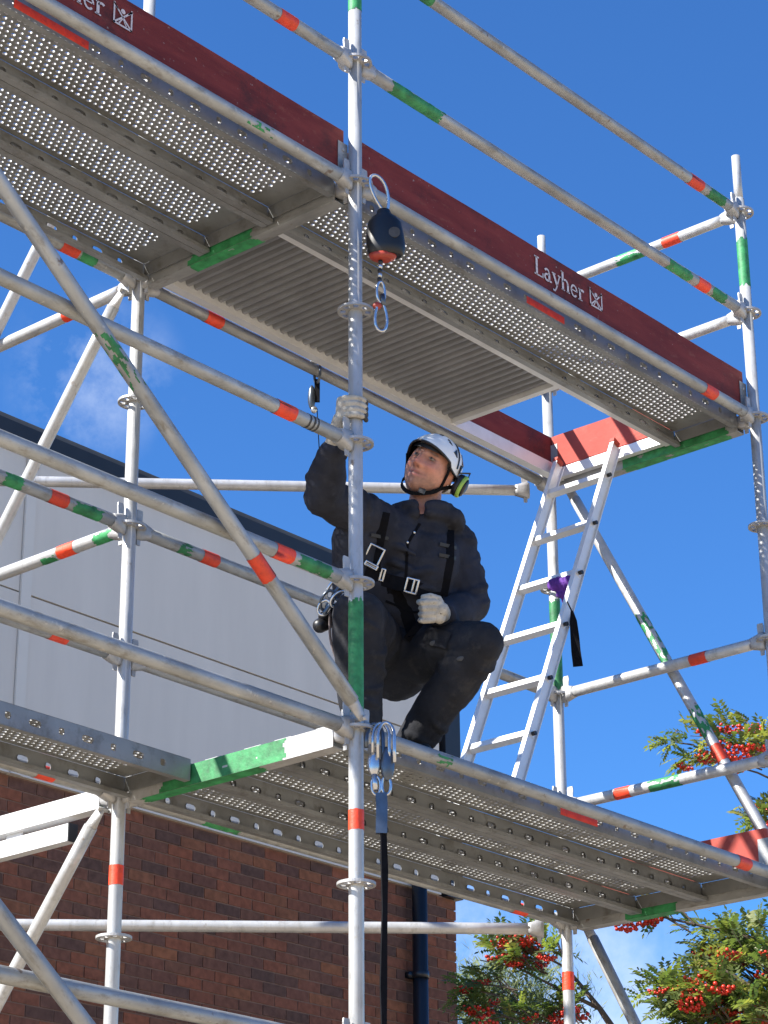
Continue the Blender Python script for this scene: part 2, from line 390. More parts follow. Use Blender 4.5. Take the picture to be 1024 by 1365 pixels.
HEAD = mesh('wedge_head', hm.V, hm.F, 'auto'); HEAD.materials.append(MATS['cast'])
wm = MB().loft([[Vector((0.036, -.003, -.058)), Vector((0.052, -.003, -.058)), Vector((0.052, .003, -.058)), Vector((0.036, .003, -.058))],
                [Vector((0.032, -.003, .068)), Vector((0.062, -.003, .068)), Vector((0.062, .003, .068)), Vector((0.032, .003, .068))],
                [Vector((0.036, -.003, .080)), Vector((0.060, -.003, .080)), Vector((0.060, .003, .080)), Vector((0.036, .003, .080))]])
WEDGE = mesh('wedge', wm.V, wm.F); WEDGE.materials.append(MATS['cast'])
def band(x0, x1, m, parent, name='tape_band', r=TR+0.0012):
    pts = MB(); n = 18
    rings = []
    for x in (x0, x0+0.001, x1-0.001, x1): rings.append([Vector((x+random.uniform(-.0015, .0015), r*math.cos(2*PI*k/n), r*math.sin(2*PI*k/n))) for k in range(n)])
    pts.loft(rings, False); return pts.done(name, m, parent, True)
def paint(x0, x1, a0, a1, parent, drop=0.45, r=TR+0.0007, name='paint_mark', m='green_paint'):
    nu = max(6, int((x1-x0)/0.006)); nv = max(6, int((a1-a0)/0.16)); mb = MB(); sd = random.uniform(0, 99)
    V = [(x0+(x1-x0)*i/nu, r*math.cos(a0+(a1-a0)*j/nv), r*math.sin(a0+(a1-a0)*j/nv)) for i in range(nu+1) for j in range(nv+1)]; F = []
    for i in range(nu):
        for j in range(nv):
            e = min(i, nu-1-i)/max(1, nu*0.12); e2 = min(j, nv-1-j)/max(1, nv*0.25); q = min(1, e, e2*1.2+0.25)
            if mnoise.noise(Vector((i*0.20+sd, j*0.45, sd)))*0.5+0.5 < q*(1-drop)+0.12: F.append((i*(nv+1)+j, i*(nv+1)+j+1, (i+1)*(nv+1)+j+1, (i+1)*(nv+1)+j))
    if F: return link(name, mesh(name, V, F, True), m, parent)
def ledger(A, B, label, tapes=(), greens=(), m='galv', heads=True, blacks=(), name='scaffold_ledger', cat='scaffold tube', group=None, sag=0):
    A = Vector(A); B = Vector(B); Ln = (B-A).length
    t = empty(name, label, cat, frame(A, B), group)
    e = 0.085 if heads else 0
    k = 13; MB().tube([(e+(Ln-2*e)*i/(k-1), 0, sag*math.sin(PI*i/(k-1))) for i in range(k)], TR, 20).done('tube', m, t)
    if heads:
        for f in (0, 1):
            mt = Matrix.Identity(4) if f == 0 else T3((Ln, 0, 0)) @ Matrix.Rotation(PI, 4, 'Z')
            h = link('wedge_head', HEAD, None, t, mt); link('wedge', WEDGE, None, h)
    for a, b in tapes: band(a*Ln, b*Ln, 'red_tape', t)
    for a, b in blacks: band(a*Ln, b*Ln, 'black_band', t, 'dark_band')
    for a in greens: paint(a[0]*Ln, a[1]*Ln, a[2] if len(a) > 2 else PI*0.9, a[3] if len(a) > 3 else PI*2.0, t, a[4] if len(a) > 4 else 0.4)
    return t
def standard(i, z0, z1, label, tapes=(), greens=(), top_spigot=False, ros=None, m='galv_lit'):
    A = P(i, z0); t = empty('scaffold_standard', label, 'scaffold post', T3(A), 'vertical scaffold posts')
    top = z1-(0.22 if top_spigot else 0)
    MB().tube([(0, 0, 0), (0, 0, (top-z0)/2), (0, 0, top-z0)], TR, 24).done('tube', m, t)
    if top_spigot: MB().tube([(0, 0, top-z0-0.02), (0, 0, z1-z0)], 0.0195, 20).done('spigot', m, t)
    z = math.ceil(z0*2)/2
    while z < top:
        link('rosette', ROS, None, t, T3((0, 0, z-z0))); z += 0.5
    rot = frame((0, 0, 0), (0, 0, 1))
    for a, b in tapes: o = band(a-z0, b-z0, 'red_tape', t); o.matrix_basis = rot
    for a in greens:
        o = paint(a[0]-z0, a[1]-z0, a[2], a[3], t, a[4] if len(a) > 4 else 0.3)
        if o: o.matrix_basis = rot
    return t
standard(1, -4.0, 4.0, 'nearest galvanised post in the middle, gripped by the man, with a long green patch', [(-0.328, -0.264)], [(0.05, 0.46, 0, 2*PI, 0.06), (2.712, 2.80, 0, 2*PI, 0.1)])
standard(2, -4.0, 3.9, 'galvanised post left of the man, carrying the far corner of the left decks', [(-0.32, -0.252)], [])
standard(3, -4.0, 3.29, 'galvanised post at the right picture edge with green paint between its guardrails', [], [(2.615, 2.875, 0, 2*PI, 0.1)], True)
standard(4, -4.0, 3.29, 'galvanised post behind the aluminium ladder with green paint', [(-0.288, -0.212)], [(1.0, 1.47, 0, 2*PI, 0.15)], True)
standard(0, -4.0, 3.3, 'front post at the near left end of the scaffold, outside the picture')
standard(9, -4.0, 3.3, 'rear post at the near left end of the scaffold, outside the picture')
standard(5, -4.0, 3.3, 'post of the return bay left of the picture edge')
standard(6, -4.0, 3.3, 'far post of the return bay near the building, outside the picture')
# spigot joint low on the nearest post
TP = (0.845, 0.879); TQ = (0.139, 0.172)
lo = (PI*1.02, PI*1.75); fr = (PI*0.65, PI*1.75)
GR = 'horizontal scaffold tubes'
def LG(a, za, b, zb, label, **k): return ledger(P(a, za), P(b, zb), label, group=GR, **k)
# front row, left bay
LG(0, 1, 1, 1, 'front guardrail tube ending just below the raised gloved hand', tapes=[(0.846, 0.88)], blacks=[(0.903, 0.906), (0.911, 0.914), (0.918, 0.9205)])
LG(0, .5, 1, .5, 'front middle rail tube ending at the harness buckles, green underneath', tapes=[(0.846, 0.878)], greens=[(0.882, 0.952, PI*0.75, PI*1.6, .35)])
LG(0, 0, 1, 0, 'front tube at lower deck height left of the post, brace end on it')
LG(0, -1, 1, -1, 'lowest front tube crossing the bottom left corner')
LG(0, 2, 1, 2, 'tube along the upper left deck edge under the red board, worn green spot', greens=[(0.774, 0.838, PI*0.8, PI*1.4, .68)])
LG(0, 2.5, 1, 2.5, 'top left rail tube leaving the picture above the red board', tapes=[(0.842, 0.875)])
LG(0, 3, 1, 3, 'upper left guardrail tube above the picture')
# front row, right bay
LG(1, 2, 3, 2, 'tube along the upper right deck edge below the lettered red board', tapes=[(0.846, 0.879)])
LG(1, 2.5, 3, 2.5, 'upper right middle rail against the sky with long green smear near the post', tapes=[(0.844, 0.877)], greens=[(0.067, 0.192, PI*0.75, PI*1.8, .25), (0.754, 0.83, PI*0.85, PI*1.7, .35), (0.882, 0.93, PI*0.85, PI*1.7, .35)])
LG(1, 3, 3, 3, 'topmost rail tube on the right against the blue sky', tapes=[(0.842, 0.88)], greens=[(0.14, 0.172, 0, 2*PI, .1), (0.893, 0.95, PI*0.85, PI*1.7, .25)])
LG(1, 0, 3, 0, 'thick tube along the front edge of the lower right decks at the man\'s feet', tapes=[(0.851, 0.884)], greens=[(0.145, 0.183, PI*0.8, PI*1.4, .6)])
LG(1, -1, 3, -1, 'low front tube right of the middle post, under the picture')
# rear row
LG(9, 2, 2, 2, 'rear tube under the upper left decks with red tape beside green paint', tapes=[(0.845, 0.877)], greens=[(0.878, 0.913, 0, 2*PI, .1)])
LG(9, 1, 2, 1, 'rear guardrail tube on the left, green either side of its red tape', tapes=[(0.847, 0.879)], greens=[(0.762, 0.80, PI*0.7, PI*1.7, .2), (0.886, 0.946, PI*0.8, PI*1.7, .35)])
LG(9, .5, 2, .5, 'rear middle rail on the left, half hidden behind the thick front tube', tapes=[(0.861, 0.892)])
LG(9, 0, 2, 0, 'rear tube under the single lower left deck', tapes=[(0.849, 0.88)])
LG(2, 2, 4, 2, 'rear tube under the ribbed access deck, running behind the helmet', tapes=[(0.137, 0.171)])
LG(2, 1, 4, 1, 'rear guardrail tube running behind the man to the ladder', tapes=[(0.141, 0.173)], greens=[(0.09, 0.122, PI*0.75, PI*1.6, .5)])
LG(2, .5, 4, .5, 'rear middle rail hidden low behind the man')
LG(2, 0, 4, 0, 'rear tube below the lower right decks with a red tape at its far end', tapes=[(0.855, 0.89)], greens=[(0.151, 0.235, PI*0.9, PI*1.7, .45)])
LG(2, 2.5, 4, 2.5, 'rear middle rail above the access deck, hidden by the red board'); LG(2, 3, 4, 3, 'rear top rail above the access deck, hidden by the decks')
# right end
LG(3, 3, 4, 3, 'top end rail tube on the right, sunlit white with green and red', tapes=[(0.287, 0.372)], greens=[(0.462, 0.615, 0, 2*PI, .08)], m='galv_lit')
LG(3, 2.5, 4, 2.5, 'short sunlit end rail vanishing behind the lettered red board', m='galv_lit')
LG(3, 1, 4, 1, 'right end guardrail tube reaching from the ladder to the picture edge', tapes=[(0.283, 0.358)], m='galv_lit')
LG(3, .5, 4, .5, 'right end middle rail with a bright green patch beside red tape', tapes=[(0.665, 0.737)], greens=[(0.423, 0.586, 0, 2*PI, .1)], m='galv_lit')
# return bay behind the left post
LG(2, 2, 5, 2, 'upper sunlit tube leaving the left post towards the picture edge', tapes=[(0.222, 0.262)], m='galv_lit')
LG(2, 1, 5, 1, 'sunlit tube on the left with red tape between two green patches', tapes=[(0.18, 0.237)], greens=[(0.04, 0.115, PI*0.8, PI*2.2, .2), (0.24, 0.30, PI*0.9, PI*1.9, .3)], m='galv_lit')
ledger(P(4, 2)+Vector((-.07, .035, -.035)), P(6, 2)+Vector((.05, -.02, -.035)), 'long level tube behind the man\'s head at upper deck height', m='galv_lit', name='plan_brace', heads=True, group='level bracing tubes')
ledger(P(4, 0)+Vector((-.07, .035, -.035)), P(6, 0)+Vector((.05, -.02, -.035)), 'long level tube crossing in front of the brick wall', m='galv_lit', name='plan_brace', heads=True, group='level bracing tubes')
# diagonal braces
def brace(A, B, label, out, tapes=(), greens=(), m='galv'):
    A = Vector(A); B = Vector(B); d = (B-A).normalized(); out = Vector(out)
    a = A+d*0.07; b = B-d*0.07
    t = ledger(a, b, label, tapes, greens, m, False, name='diagonal_brace', cat='scaffold brace', group='diagonal scaffold braces')
    inv = t.matrix_basis.inverted()
    for q, e in ((A, a), (B, b)):
        dd = (e-q).normalized(); side = dd.cross(out).normalized(); rings = []
        for f, wd, th in ((0.0, .019, .007), (.3, .022, .008), (.75, .023, .016), (1.15, .0235, .0235)):
            c = q.lerp(e, f)-out*0.004*(1-f); rings.append([c+side*wd*math.cos(2*PI*k/12)+out*th*math.sin(2*PI*k/12) for k in range(12)])
        MB().loft(rings).done('brace_end', 'cast', t, 'auto', inv)
        pb = q-out*0.012; MB().tube([pb-out*0.02, pb+out*0.026], 0.008, 10).done('rivet', 'cast', t, 'auto', inv)
    return t
oy = Vector((0, -0.058, 0)); ox = Vector((0.058, 0, 0)); mxn = Vector((-0.0, 0, 0))
brace(P(0, 2)+oy, P(1, 0)+oy+Vector((-.03, 0, .02)), 'long diagonal brace from the top left down to the middle post', (0, -1, 0), [(0.812, 0.842)], [(0.53, 0.61, PI*0.9, PI*1.7, .62)])
brace(P(0, 0)+oy, P(1, -2)+oy, 'diagonal brace crossing the bottom left corner', (0, -1, 0))
ob = Vector((-0.04, 0, 0))
brace(P(2, 2)+ob+Vector((0, .05, -.03)), P(5, 0)+ob+Vector((0, -.02, 0)), 'bright diagonal brace below the upper left decks, from the left post down', (-1, 0, 0), m='galv_lit')
brace(P(2, 3)+ob+Vector((0, .05, 0)), P(5, 1)+ob+Vector((0, -.02, .02)), 'short visible diagonal brace at the left edge under the upper decks', (-1, 0, 0), m='galv_lit')
brace(P(2, 0)+ob+Vector((0, .05, -.05)), P(5, -2)+ob+Vector((0, .05, 0)), 'diagonal brace in front of the brick wall, from the left post down', (-1, 0, 0), m='galv_lit')
brace(P(4, 2)+ox+Vector((0, -.06, -.01)), P(3, 0)+ox+Vector((0, .03, .02)), 'diagonal brace right of the ladder with green edges and red tape', (1, 0, 0), [(0.705, 0.745)], [(0.33, 0.50, 0, 2*PI, .62), (0.60, 0.69, 0, 2*PI, .6)], m='galv_lit')
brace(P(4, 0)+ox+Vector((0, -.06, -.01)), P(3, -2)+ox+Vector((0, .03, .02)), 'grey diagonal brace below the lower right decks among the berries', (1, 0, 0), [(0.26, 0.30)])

# deck transoms: U profiles
def u_profile(a, b, hw=0.027, z0=-0.046, z1=0.026, th=0.004):
    m = MB()
    m.box((a, -hw, z0), (b, hw, z0+th)); m.box((a, -hw, z0+th), (b, -hw+th, z1)); m.box((a, hw-th, z0+th), (b, hw, z1))
    m.box((a, -hw+th, z1-th), (b, -hw+th+0.007, z1)); m.box((a, hw-th-0.007, z1-th), (b, hw-th, z1)); return m
def transom(a, b, z, label, greens=(), m='galv'):
    A = P(a, z); B = P(b, z); Ln = (B-A).length
    t = empty('deck_transom', label, 'transom', frame(A, B), 'deck transoms')
    u_profile(0.075, Ln-0.075).done('channel', m, t, False)
    for f in (0, 1):
        mt = Matrix.Identity(4) if f == 0 else T3((Ln, 0, 0)) @ Matrix.Rotation(PI, 4, 'Z')
        h = link('wedge_head', HEAD, None, t, mt); link('wedge', WEDGE, None, h)
    for (x0, x1, sides) in greens:
        for s in sides:
            nu = int((x1-x0)*Ln/0.008); nv = 10; V = []; F = []; sd = random.uniform(0, 50)
            for i in range(nu+1):
                for j in range(nv+1):
                    x = x0*Ln+(x1-x0)*Ln*i/nu; v = j/nv
                    V.append((x, s*0.0278, -0.046+0.072*v) if s else (x, -0.027+0.054*v, -0.0468))
            for i in range(nu):
                for j in range(nv):
                    e = min(1, min(i, nu-1-i)/4)
                    if mnoise.noise(Vector((i*.12+sd, j*.3, sd)))*.5+.5 < 0.2+0.62*e: F.append((i*(nv+1)+j, (i+1)*(nv+1)+j, (i+1)*(nv+1)+j+1, i*(nv+1)+j+1))
            link('paint_mark', mesh('paint_mark', V, F), 'green_paint', t)
    return t
transom(1, 2, 2, 'upper transom between left deck and ribbed deck, green underneath', [(0.42, 0.75, (1, 0))])
transom(1, 2, 0, 'lower transom in full sun, half white half green, beside the middle post', [(0.24, 0.80, (1,)), (0.35, 0.9, (0,))], m='galv_lit')
transom(3, 4, 2, 'upper right transom at the ladder top, dark green below', [(0.1, 0.63, (1, 0))])
transom(3, 4, 0, 'lower right transom above the berries with a green middle', [(0.46, 0.72, (1, 0))])
transom(0, 9, 2, 'upper transom of the near left end, outside the picture'); transom(0, 9, 0, 'lower transom of the near left end, outside the picture')
# white reinforced beam of the return bay
t = empty('twin_beam', 'white sunlit double beam at the lower left, its lower chord cut short', 'beam', frame(P(2, 0), P(5, 0)), GR)
u_profile(0.075, 1.57-0.075, 0.026, -0.040, 0.030).done('upper_chord', 'alu', t, False)
MB().box((0.235, -0.02, -0.125), (1.45, 0.02, -0.062)).done('lower_chord', 'alu', t, False)
MB().box((0.228, -0.021, -0.126), (0.234, 0.021, -0.061)).done('end_cap', 'black_plastic', t, False)
for x in (0.5, 1.1): MB().box((x, -0.004, -0.061), (x+0.08, 0.004, -0.041)).done('web_plate', 'alu', t, False)
h = link('wedge_head', HEAD, None, t); link('wedge', WEDGE, None, h)
paint(0.078, 0.10, 0, 2*PI, t, 0.1, 0.0262)

# ------------------------------------------------------------------ steel decks
DW, DL = 0.318, L-0.075
def octo(cx, cy, rx, ry, n=8):
    return [(cx+rx*math.cos(2*PI*k/n+PI/n*0), cy+ry*math.sin(2*PI*k/n)) for k in range(n)]
def perf_cell(m, x0, x1, y0, y1, cx, cy, rx, ry, to3, depth, sq=1.0):
    ang = [2*PI*k/8 for k in range(8)]
    outer = [(x1, cy), (x1, y1), (cx, y1), (x0, y1), (x0, cy), (x0, y0), (cx, y0), (x1, y0)]
    def pw(v): return math.copysign(abs(v)**sq, v)
    inner = [(cx+rx*pw(math.cos(a)), cy+ry*pw(math.sin(a))) for a in ang]
    V = [to3(*p, 0) for p in outer]+[to3(*p, 0) for p in inner]; F = [(i, (i+1) % 8, 8+(i+1) % 8, 8+i) for i in range(8)]
    if depth:
        V += [to3(cx+(p[0]-cx)*0.93, cy+(p[1]-cy)*0.93, depth) for p in inner]; F += [(8+i, 8+(i+1) % 8, 16+(i+1) % 8, 16+i) for i in range(8)]
    m.add(V, F)
def deck_meshes(DL):
    m = MB(); p = 0.0262; q = 0.0252; nr = 11; my = (DW-nr*q)/2; x0 = 0.06
    nc = int((DL-2*x0)/p)-1
    f = lambda x, y, z: (x, y, z)
    for j in range(nr):
        off = x0+(p/2 if j % 2 else 0); ya, yb = my+j*q, my+(j+1)*q
        for i in range(nc):
            r = 0.0084 if (i+j//2) % 2 else 0.0064
            perf_cell(m, off+i*p, off+(i+1)*p, ya, yb, off+(i+.5)*p, (ya+yb)/2, r, r, f, 0.007)
        m.add([(0,ya,0),(off,ya,0),(off,yb,0),(0,yb,0)], [(0,1,2,3)]); e = off+nc*p
        m.add([(e,ya,0),(DL,ya,0),(DL,yb,0),(e,yb,0)], [(0,1,2,3)])
    m.add([(0,0,0),(DL,0,0),(DL,my,0),(0,my,0)], [(0,1,2,3)]); m.add([(0,DW-my,0),(DL,DW-my,0),(DL,DW,0),(0,DW,0)], [(0,1,2,3)])
    top = mesh('walking_surface', m.V, m.F); top.materials.append(MATS['galv_deck']); top.materials.append(MATS['galv_lit'])
    top.polygons.foreach_set('material_index', [1 if abs(p.normal.z) < 0.5 else 0 for p in top.polygons])  # hole collars take the brighter zinc: sunlit rims put into the colour
    s = MB(); pc = 0.112; n = int((DL-0.12)/pc); a = (DL-n*pc)/2; h0, h1 = -0.072, -0.001
    g = lambda x, z, d: (x, d, z)
    for i in range(n):
        if i % 2: rx, ry = 0.026, 0.0125
        else: rx, ry = 0.0125, 0.0125
        perf_cell(s, a+i*pc, a+(i+1)*pc, h0, h1, a+(i+.5)*pc, -0.040, rx, ry, g, 0.004, 0.6)
    s.add([(0,0,h0),(a,0,h0),(a,0,h1),(0,0,h1)], [(0,1,2,3)]); s.add([(DL-a,0,h0),(DL,0,h0),(DL,0,h1),(DL-a,0,h1)], [(0,1,2,3)])
    s.box((0, 0.0005, h0-0.003), (DL, 0.026, h0)); s.box((0, 0.022, h0), (DL, 0.026, h0+0.012))
    side = mesh('side_wall', s.V, s.F); side.materials.append(MATS['galv_deck'])
    e = MB().box((0, 0.003, -0.055), (0.003, DW-0.003, -0.002)); endp = mesh('end_plate', e.V, e.F); endp.materials.append(MATS['galv_deck'])
    k = MB(); k.box((-0.040, 0, -0.006), (0.0, 0.075, 0.0)); k.box((-0.040, 0, -0.030), (-0.036, 0.075, -0.006)); k.box((-0.035, 0.02, -0.024), (0, 0.055, -0.007))
    hook = mesh('claw', k.V, k.F); hook.materials.append(MATS['galv_lit'])
    return top, side, endp, hook
DM = deck_meshes(DL)
def steel_deck(x, y, z, label, strip=None, group='perforated steel deck boards'):
    t = empty('steel_deck', label, 'deck', T3((x, y, z)), group)
    link('walking_surface', DM[0], None, t); link('side_wall', DM[1], None, t)
    link('side_wall', DM[1], None, t, T3((0, DW, 0)) @ Matrix.Diagonal((1, -1, 1, 1)))
    link('end_plate', DM[2], None, t); link('end_plate', DM[2], None, t, T3((DL-0.003, 0, 0)))
    for yy in (0.03, DW-0.105):
        link('claw', DM[3], None, t, T3((0, yy, -0.001))); link('claw', DM[3], None, t, T3((DL, yy, -0.001)) @ Matrix.Diagonal((-1, 1, 1, 1)))
    if strip: MB().box((strip[0], -0.0012, -0.060), (strip[1], 0.0, -0.030)).done('tape_strip', 'red_tape', t, False)
    return t
ZD = 0.040; dx = 0.0375; ys = [0.066, 0.386, 0.706]
nm = ['front', 'middle', 'rear']
for i, y in enumerate(ys): steel_deck(-L+dx, y, 2+ZD, ['outermost of the three upper left perforated decks, below the red board', 'middle one of the three upper left perforated decks', 'innermost of the three upper left decks, red marks on its rear edge'][i], (1.02, 1.33) if i == 0 else None)
steel_deck(dx, ys[0], 2+ZD, 'single upper right perforated deck beside the ribbed deck, red strip', (1.03, 1.27))
steel_deck(-L+dx, ys[2], ZD, 'single lower left perforated deck with round holes in its edge')
for i, y in enumerate(ys): steel_deck(dx, y, ZD, ['front one of the three lower right decks, under the man', 'middle one of the three lower right decks', 'rear one of the three lower right decks, sky in its slots'][i], (1.13, 1.35) if i == 0 else None)
# ------------------------------------------------------------------ access deck with ribbed underside and open hatch end
t = empty('access_deck', 'ribbed aluminium access deck above the man, open hatch at the ladder end', 'deck', T3((dx, 0.392, 2+ZD)))
AW = 0.634; XH = 1.70
m = MB(); np_ = int(XH/0.0425); rings = []
for i in range(np_*6+1):
    x = XH*i/(np_*6); ph = (i % 6)/6; hgt = -0.018+0.010*(1 if ph < 0.5 else 0)
    hgt = -0.030+0.020*(0.5+0.5*math.tanh(4*math.sin(2*PI*i/6+0.3)))
    rings.append(((x, 0.03, hgt), (x, AW-0.03, hgt)))
V = [v for r in rings for v in r]; F = [(2*i, 2*i+2, 2*i+3, 2*i+1) for i in range(len(rings)-1)]
n0 = len(V); V += [(0, 0.03, -0.004), (XH, 0.03, -0.004), (XH, AW-0.03, -0.004), (0, AW-0.03, -0.004)]; F.append((n0, n0+1, n0+2, n0+3))
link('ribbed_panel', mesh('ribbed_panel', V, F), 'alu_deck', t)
for y in (0, AW-0.042):
    r_ = MB().box((0, y, -0.055), (DL, y+0.004, 0.004)).box((0, y+0.038, -0.055), (DL, y+0.042, 0.004)).box((0, y+0.004, -0.055), (DL, y+0.038, -0.051)).box((0, y+0.004, 0.0), (DL, y+0.038, 0.004))
    r_.done('side_rail', 'alu', t, False)
MB().box((XH, 0.043, -0.05), (XH+0.03, AW-0.043, -0.002)).done('cross_bar', 'alu', t, False)
MB().box((DL-0.03, 0.043, -0.05), (DL, AW-0.043, -0.002)).done('cross_bar', 'alu', t, False)
MB().box((0.0, 0.043, -0.05), (0.03, AW-0.043, -0.023)).done('cross_bar', 'alu', t, False)
for yy in (0.05, AW-0.125):
    link('claw', DM[3], None, t, T3((0, yy, -0.001))); link('claw', DM[3], None, t, T3((DL, yy, -0.001)) @ Matrix.Diagonal((-1, 1, 1, 1)))
# ------------------------------------------------------------------ toe boards with lettering
def stroke(m, pts, w0, w1=None):
    pts = [Vector((p[0], p[1], 0)) for p in pts]; w1 = w0 if w1 is None else w1; n = len(pts); V = []
    for i, p in enumerate(pts):
        d = (pts[min(i+1, n-1)]-pts[max(i-1, 0)]).normalized(); q = Vector((-d.y, d.x, 0)); wd = (w0+(w1-w0)*(i/(n-1)))/2
        V += [p+q*wd, p-q*wd]
    m.add(V, [(2*i, 2*i+1, 2*i+3, 2*i+2) for i in range(n-1)])
def arc(cx, cy, rx, ry, a0, a1, n=12): return [(cx+rx*math.cos(R(a0+(a1-a0)*i/n)), cy+ry*math.sin(R(a0+(a1-a0)*i/n))) for i in range(n+1)]
def lettering():
    m = MB(); xh = 0.64; th = 0.15; tn = 0.075; x = 0
    def S_(p, a=th, b=None): stroke(m, [(q[0]+x, q[1]) for q in p], a, b)
    # L
    S_([(0.20, 0.03), (0.20, 0.97)]); S_([(0.02, 0.035), (0.66, 0.035)], tn); S_([(0.02, 0.965), (0.38, 0.965)], tn); S_([(0.66, 0.0), (0.66, 0.26)], tn); x += 0.74
    # a
    S_([(0.40, 0.10), (0.40, 0.44)]); S_(arc(0.24, 0.44, 0.16, 0.18, 0, 155), tn, 0.13); S_(arc(0.24, 0.19, 0.17, 0.17, 70, 330), 0.10, 0.12); S_([(0.40, 0.12), (0.46, 0.03), (0.58, 0.06)], 0.09); S_([(0.40, 0.36), (0.28, 0.355)], 0.07); x += 0.62
    # y
    S_([(0.12, 0.60), (0.36, 0.04)]); S_([(0.58, 0.60), (0.32, -0.10), (0.20, -0.28), (0.06, -0.27)], tn, 0.11); S_([(0.0, 0.62), (0.27, 0.62)], 0.06); S_([(0.45, 0.62), (0.68, 0.62)], 0.06); x += 0.70
    # h
    S_([(0.13, 0.02), (0.13, 1.0)]); S_(arc(0.33, 0.40, 0.19, 0.22, 170, 0), tn, 0.13); S_([(0.52, 0.42), (0.52, 0.02)]); S_([(0.0, 0.03), (0.28, 0.03)], 0.06); S_([(0.40, 0.03), (0.66, 0.03)], 0.06); S_([(0.0, 0.985), (0.15, 0.985)], 0.06); x += 0.72
    # e
    S_(arc(0.28, 0.315, 0.22, 0.295, 0, 320), 0.10, 0.10); S_([(0.08, 0.335), (0.50, 0.335)], 0.06); x += 0.60
    # r
    S_([(0.15, 0.02), (0.15, 0.62)]); S_(arc(0.33, 0.40, 0.17, 0.19, 165, 45), tn, 0.14); S_([(0.0, 0.03), (0.32, 0.03)], 0.06); S_([(0.02, 0.605), (0.15, 0.605)], 0.06); x += 0.5
    return m, x
def emblem():
    m = MB()
    def S_(p, a=0.085): stroke(m, p, a)
    S_([(0.04, 0.0), (0.04, 1.0)]); S_([(0.96, 0.0), (0.96, 1.0)]); S_([(0.0, 0.04), (1.0, 0.04)]); S_([(0.0, 0.96), (0.24, 0.74)], 0.07); S_([(1.0, 0.96), (0.76, 0.74)], 0.07)
    S_([(0.06, 0.9), (0.5, 0.46), (0.94, 0.06)], 0.08); S_([(0.94, 0.9), (0.5, 0.46), (0.06, 0.06)], 0.08)
    S_([(0.30, 0.10), (0.50, 0.40), (0.70, 0.10)], 0.07); m.add([(0.5+0.115*math.cos(a), 0.74+0.115*math.sin(a), 0) for a in [2*PI*k/12 for k in range(12)]], [tuple(range(12))])
    return m
def toe_board(A, B, label, z0, z1, text=True, m='red_board', th=0.028, flip=False):
    A = Vector(A); B = Vector(B); Ln = (B-A).length
    t = empty('toe_board', label, 'toe board', frame(A, B), 'red toe boards')
    b = MB(); k = 12
    rings = []
    for i in range(k+1):
        x = 0.03+(Ln-0.06)*i/k; wv = 0.0015*math.sin(i*1.3)
        rings.append([Vector((x, wv-th/2, z0)), Vector((x, wv-th/2+0.002, z0-0.002)), Vector((x, wv+th/2, z0)), Vector((x, wv+th/2, z1)), Vector((x, wv-th/2+0.002, z1+0.002)), Vector((x, wv-th/2, z1))])
    b.loft(rings).done('board', m, t, False)
    for x in (0.012, Ln-0.062):
        MB().box((x, -th/2-0.0035, z0-0.012), (x+0.05, -th/2-0.0016, z0+0.115)).box((x, th/2+0.0016, z0-0.012), (x+0.05, th/2+0.0035, z0+0.115)).done('end_fitting', 'galv', t, False)
        MB().tube([(x+0.025, -th/2-0.0075, z0+0.085), (x+0.025, -th/2-0.003, z0+0.085)], 0.006, 10).done('bolt', 'galv_lit', t)
    if text:
        lm, lw = lettering(); hgt = 0.082; sx = 0.325/lw
        rot = Matrix.Rotation(PI/2, 4, 'X')
        V = [Vector((1.068+v.x*sx, -th/2-0.0032, z0+0.046+v.y*hgt)) for v in lm.V]
        link('lettering', mesh('lettering', V, lm.F), 'white_print', t)
        em = emblem(); V = [Vector((1.430+v.x*0.083, -th/2-0.0032, z0+0.053+v.y*0.080)) for v in em.V]
        link('emblem', mesh('emblem', V, em.F), 'white_print', t)
    return t
yt = 0.042
toe_board((0, yt, 2), (L, yt, 2), 'dark red toe board reading Layher above the single perforated deck', 0.048, 0.215)
toe_board((-L, yt, 2), (0, yt, 2), 'dark red toe board at the top left, its lettering cut by the picture edge', 0.048, 0.215)
toe_board((L-0.045, 0.03, 2), (L-0.045, Wd-0.03, 2), 'pale sunlit red end board behind the ladder top', 0.048, 0.205, False, 'red_board_lit')
toe_board((0, Wd-yt, 2), (L, Wd-yt, 2), 'dark red rear board seen through the open hatch', 0.048, 0.205, False)
toe_board((L-0.045, 0.03, 0), (L-0.045, Wd-0.03, 0), 'sunlit red end board at the right of the lower decks', 0.048, 0.205, False, 'red_board_lit')

# ------------------------------------------------------------------ ladder
lt0, lb0 = Vector((2.452, 0.640, 2.03)), Vector((1.545, 0.640, 0.045)); ldir = (lt0-lb0).normalized(); lw_ = 0.31
lad = empty('ladder', 'aluminium ladder leaning up into the open hatch', 'ladder', frame(lb0, lt0, Vector((-1, 0, 0)))); li = lad.matrix_basis.inverted(); LL = (lt0-lb0).length
for k, y in enumerate((0.0, lw_)):
    s = -1 if k == 0 else 1
    # channel section: web plus two flanges (local x along the rail, z roughly forward)
    v0 = li @ (lb0+Vector((0, y, 0))); yy = v0.y
    m = MB(); 
    m.box((.03, yy-0.0015, -0.025), (LL, yy+0.0015, 0.025)); m.box((.03, yy-0.011, 0.0255), (LL, yy+0.011, 0.0285)); m.box((.03, yy-0.011, -0.0285), (LL, yy+0.011, -0.0255))
    m.done('rail', 'alu', lad, False)
    MB().box((0.02, yy-0.014, -0.037), (0.075, yy+0.014, 0.038)).done('foot', 'black_plastic', lad, False)
    h_ = MB().box((LL-0.008, yy-0.0125, -0.012), (LL+0.012, yy+0.0125, 0.032)); h_.done('hook_cap', 'orange_plastic', lad, False)
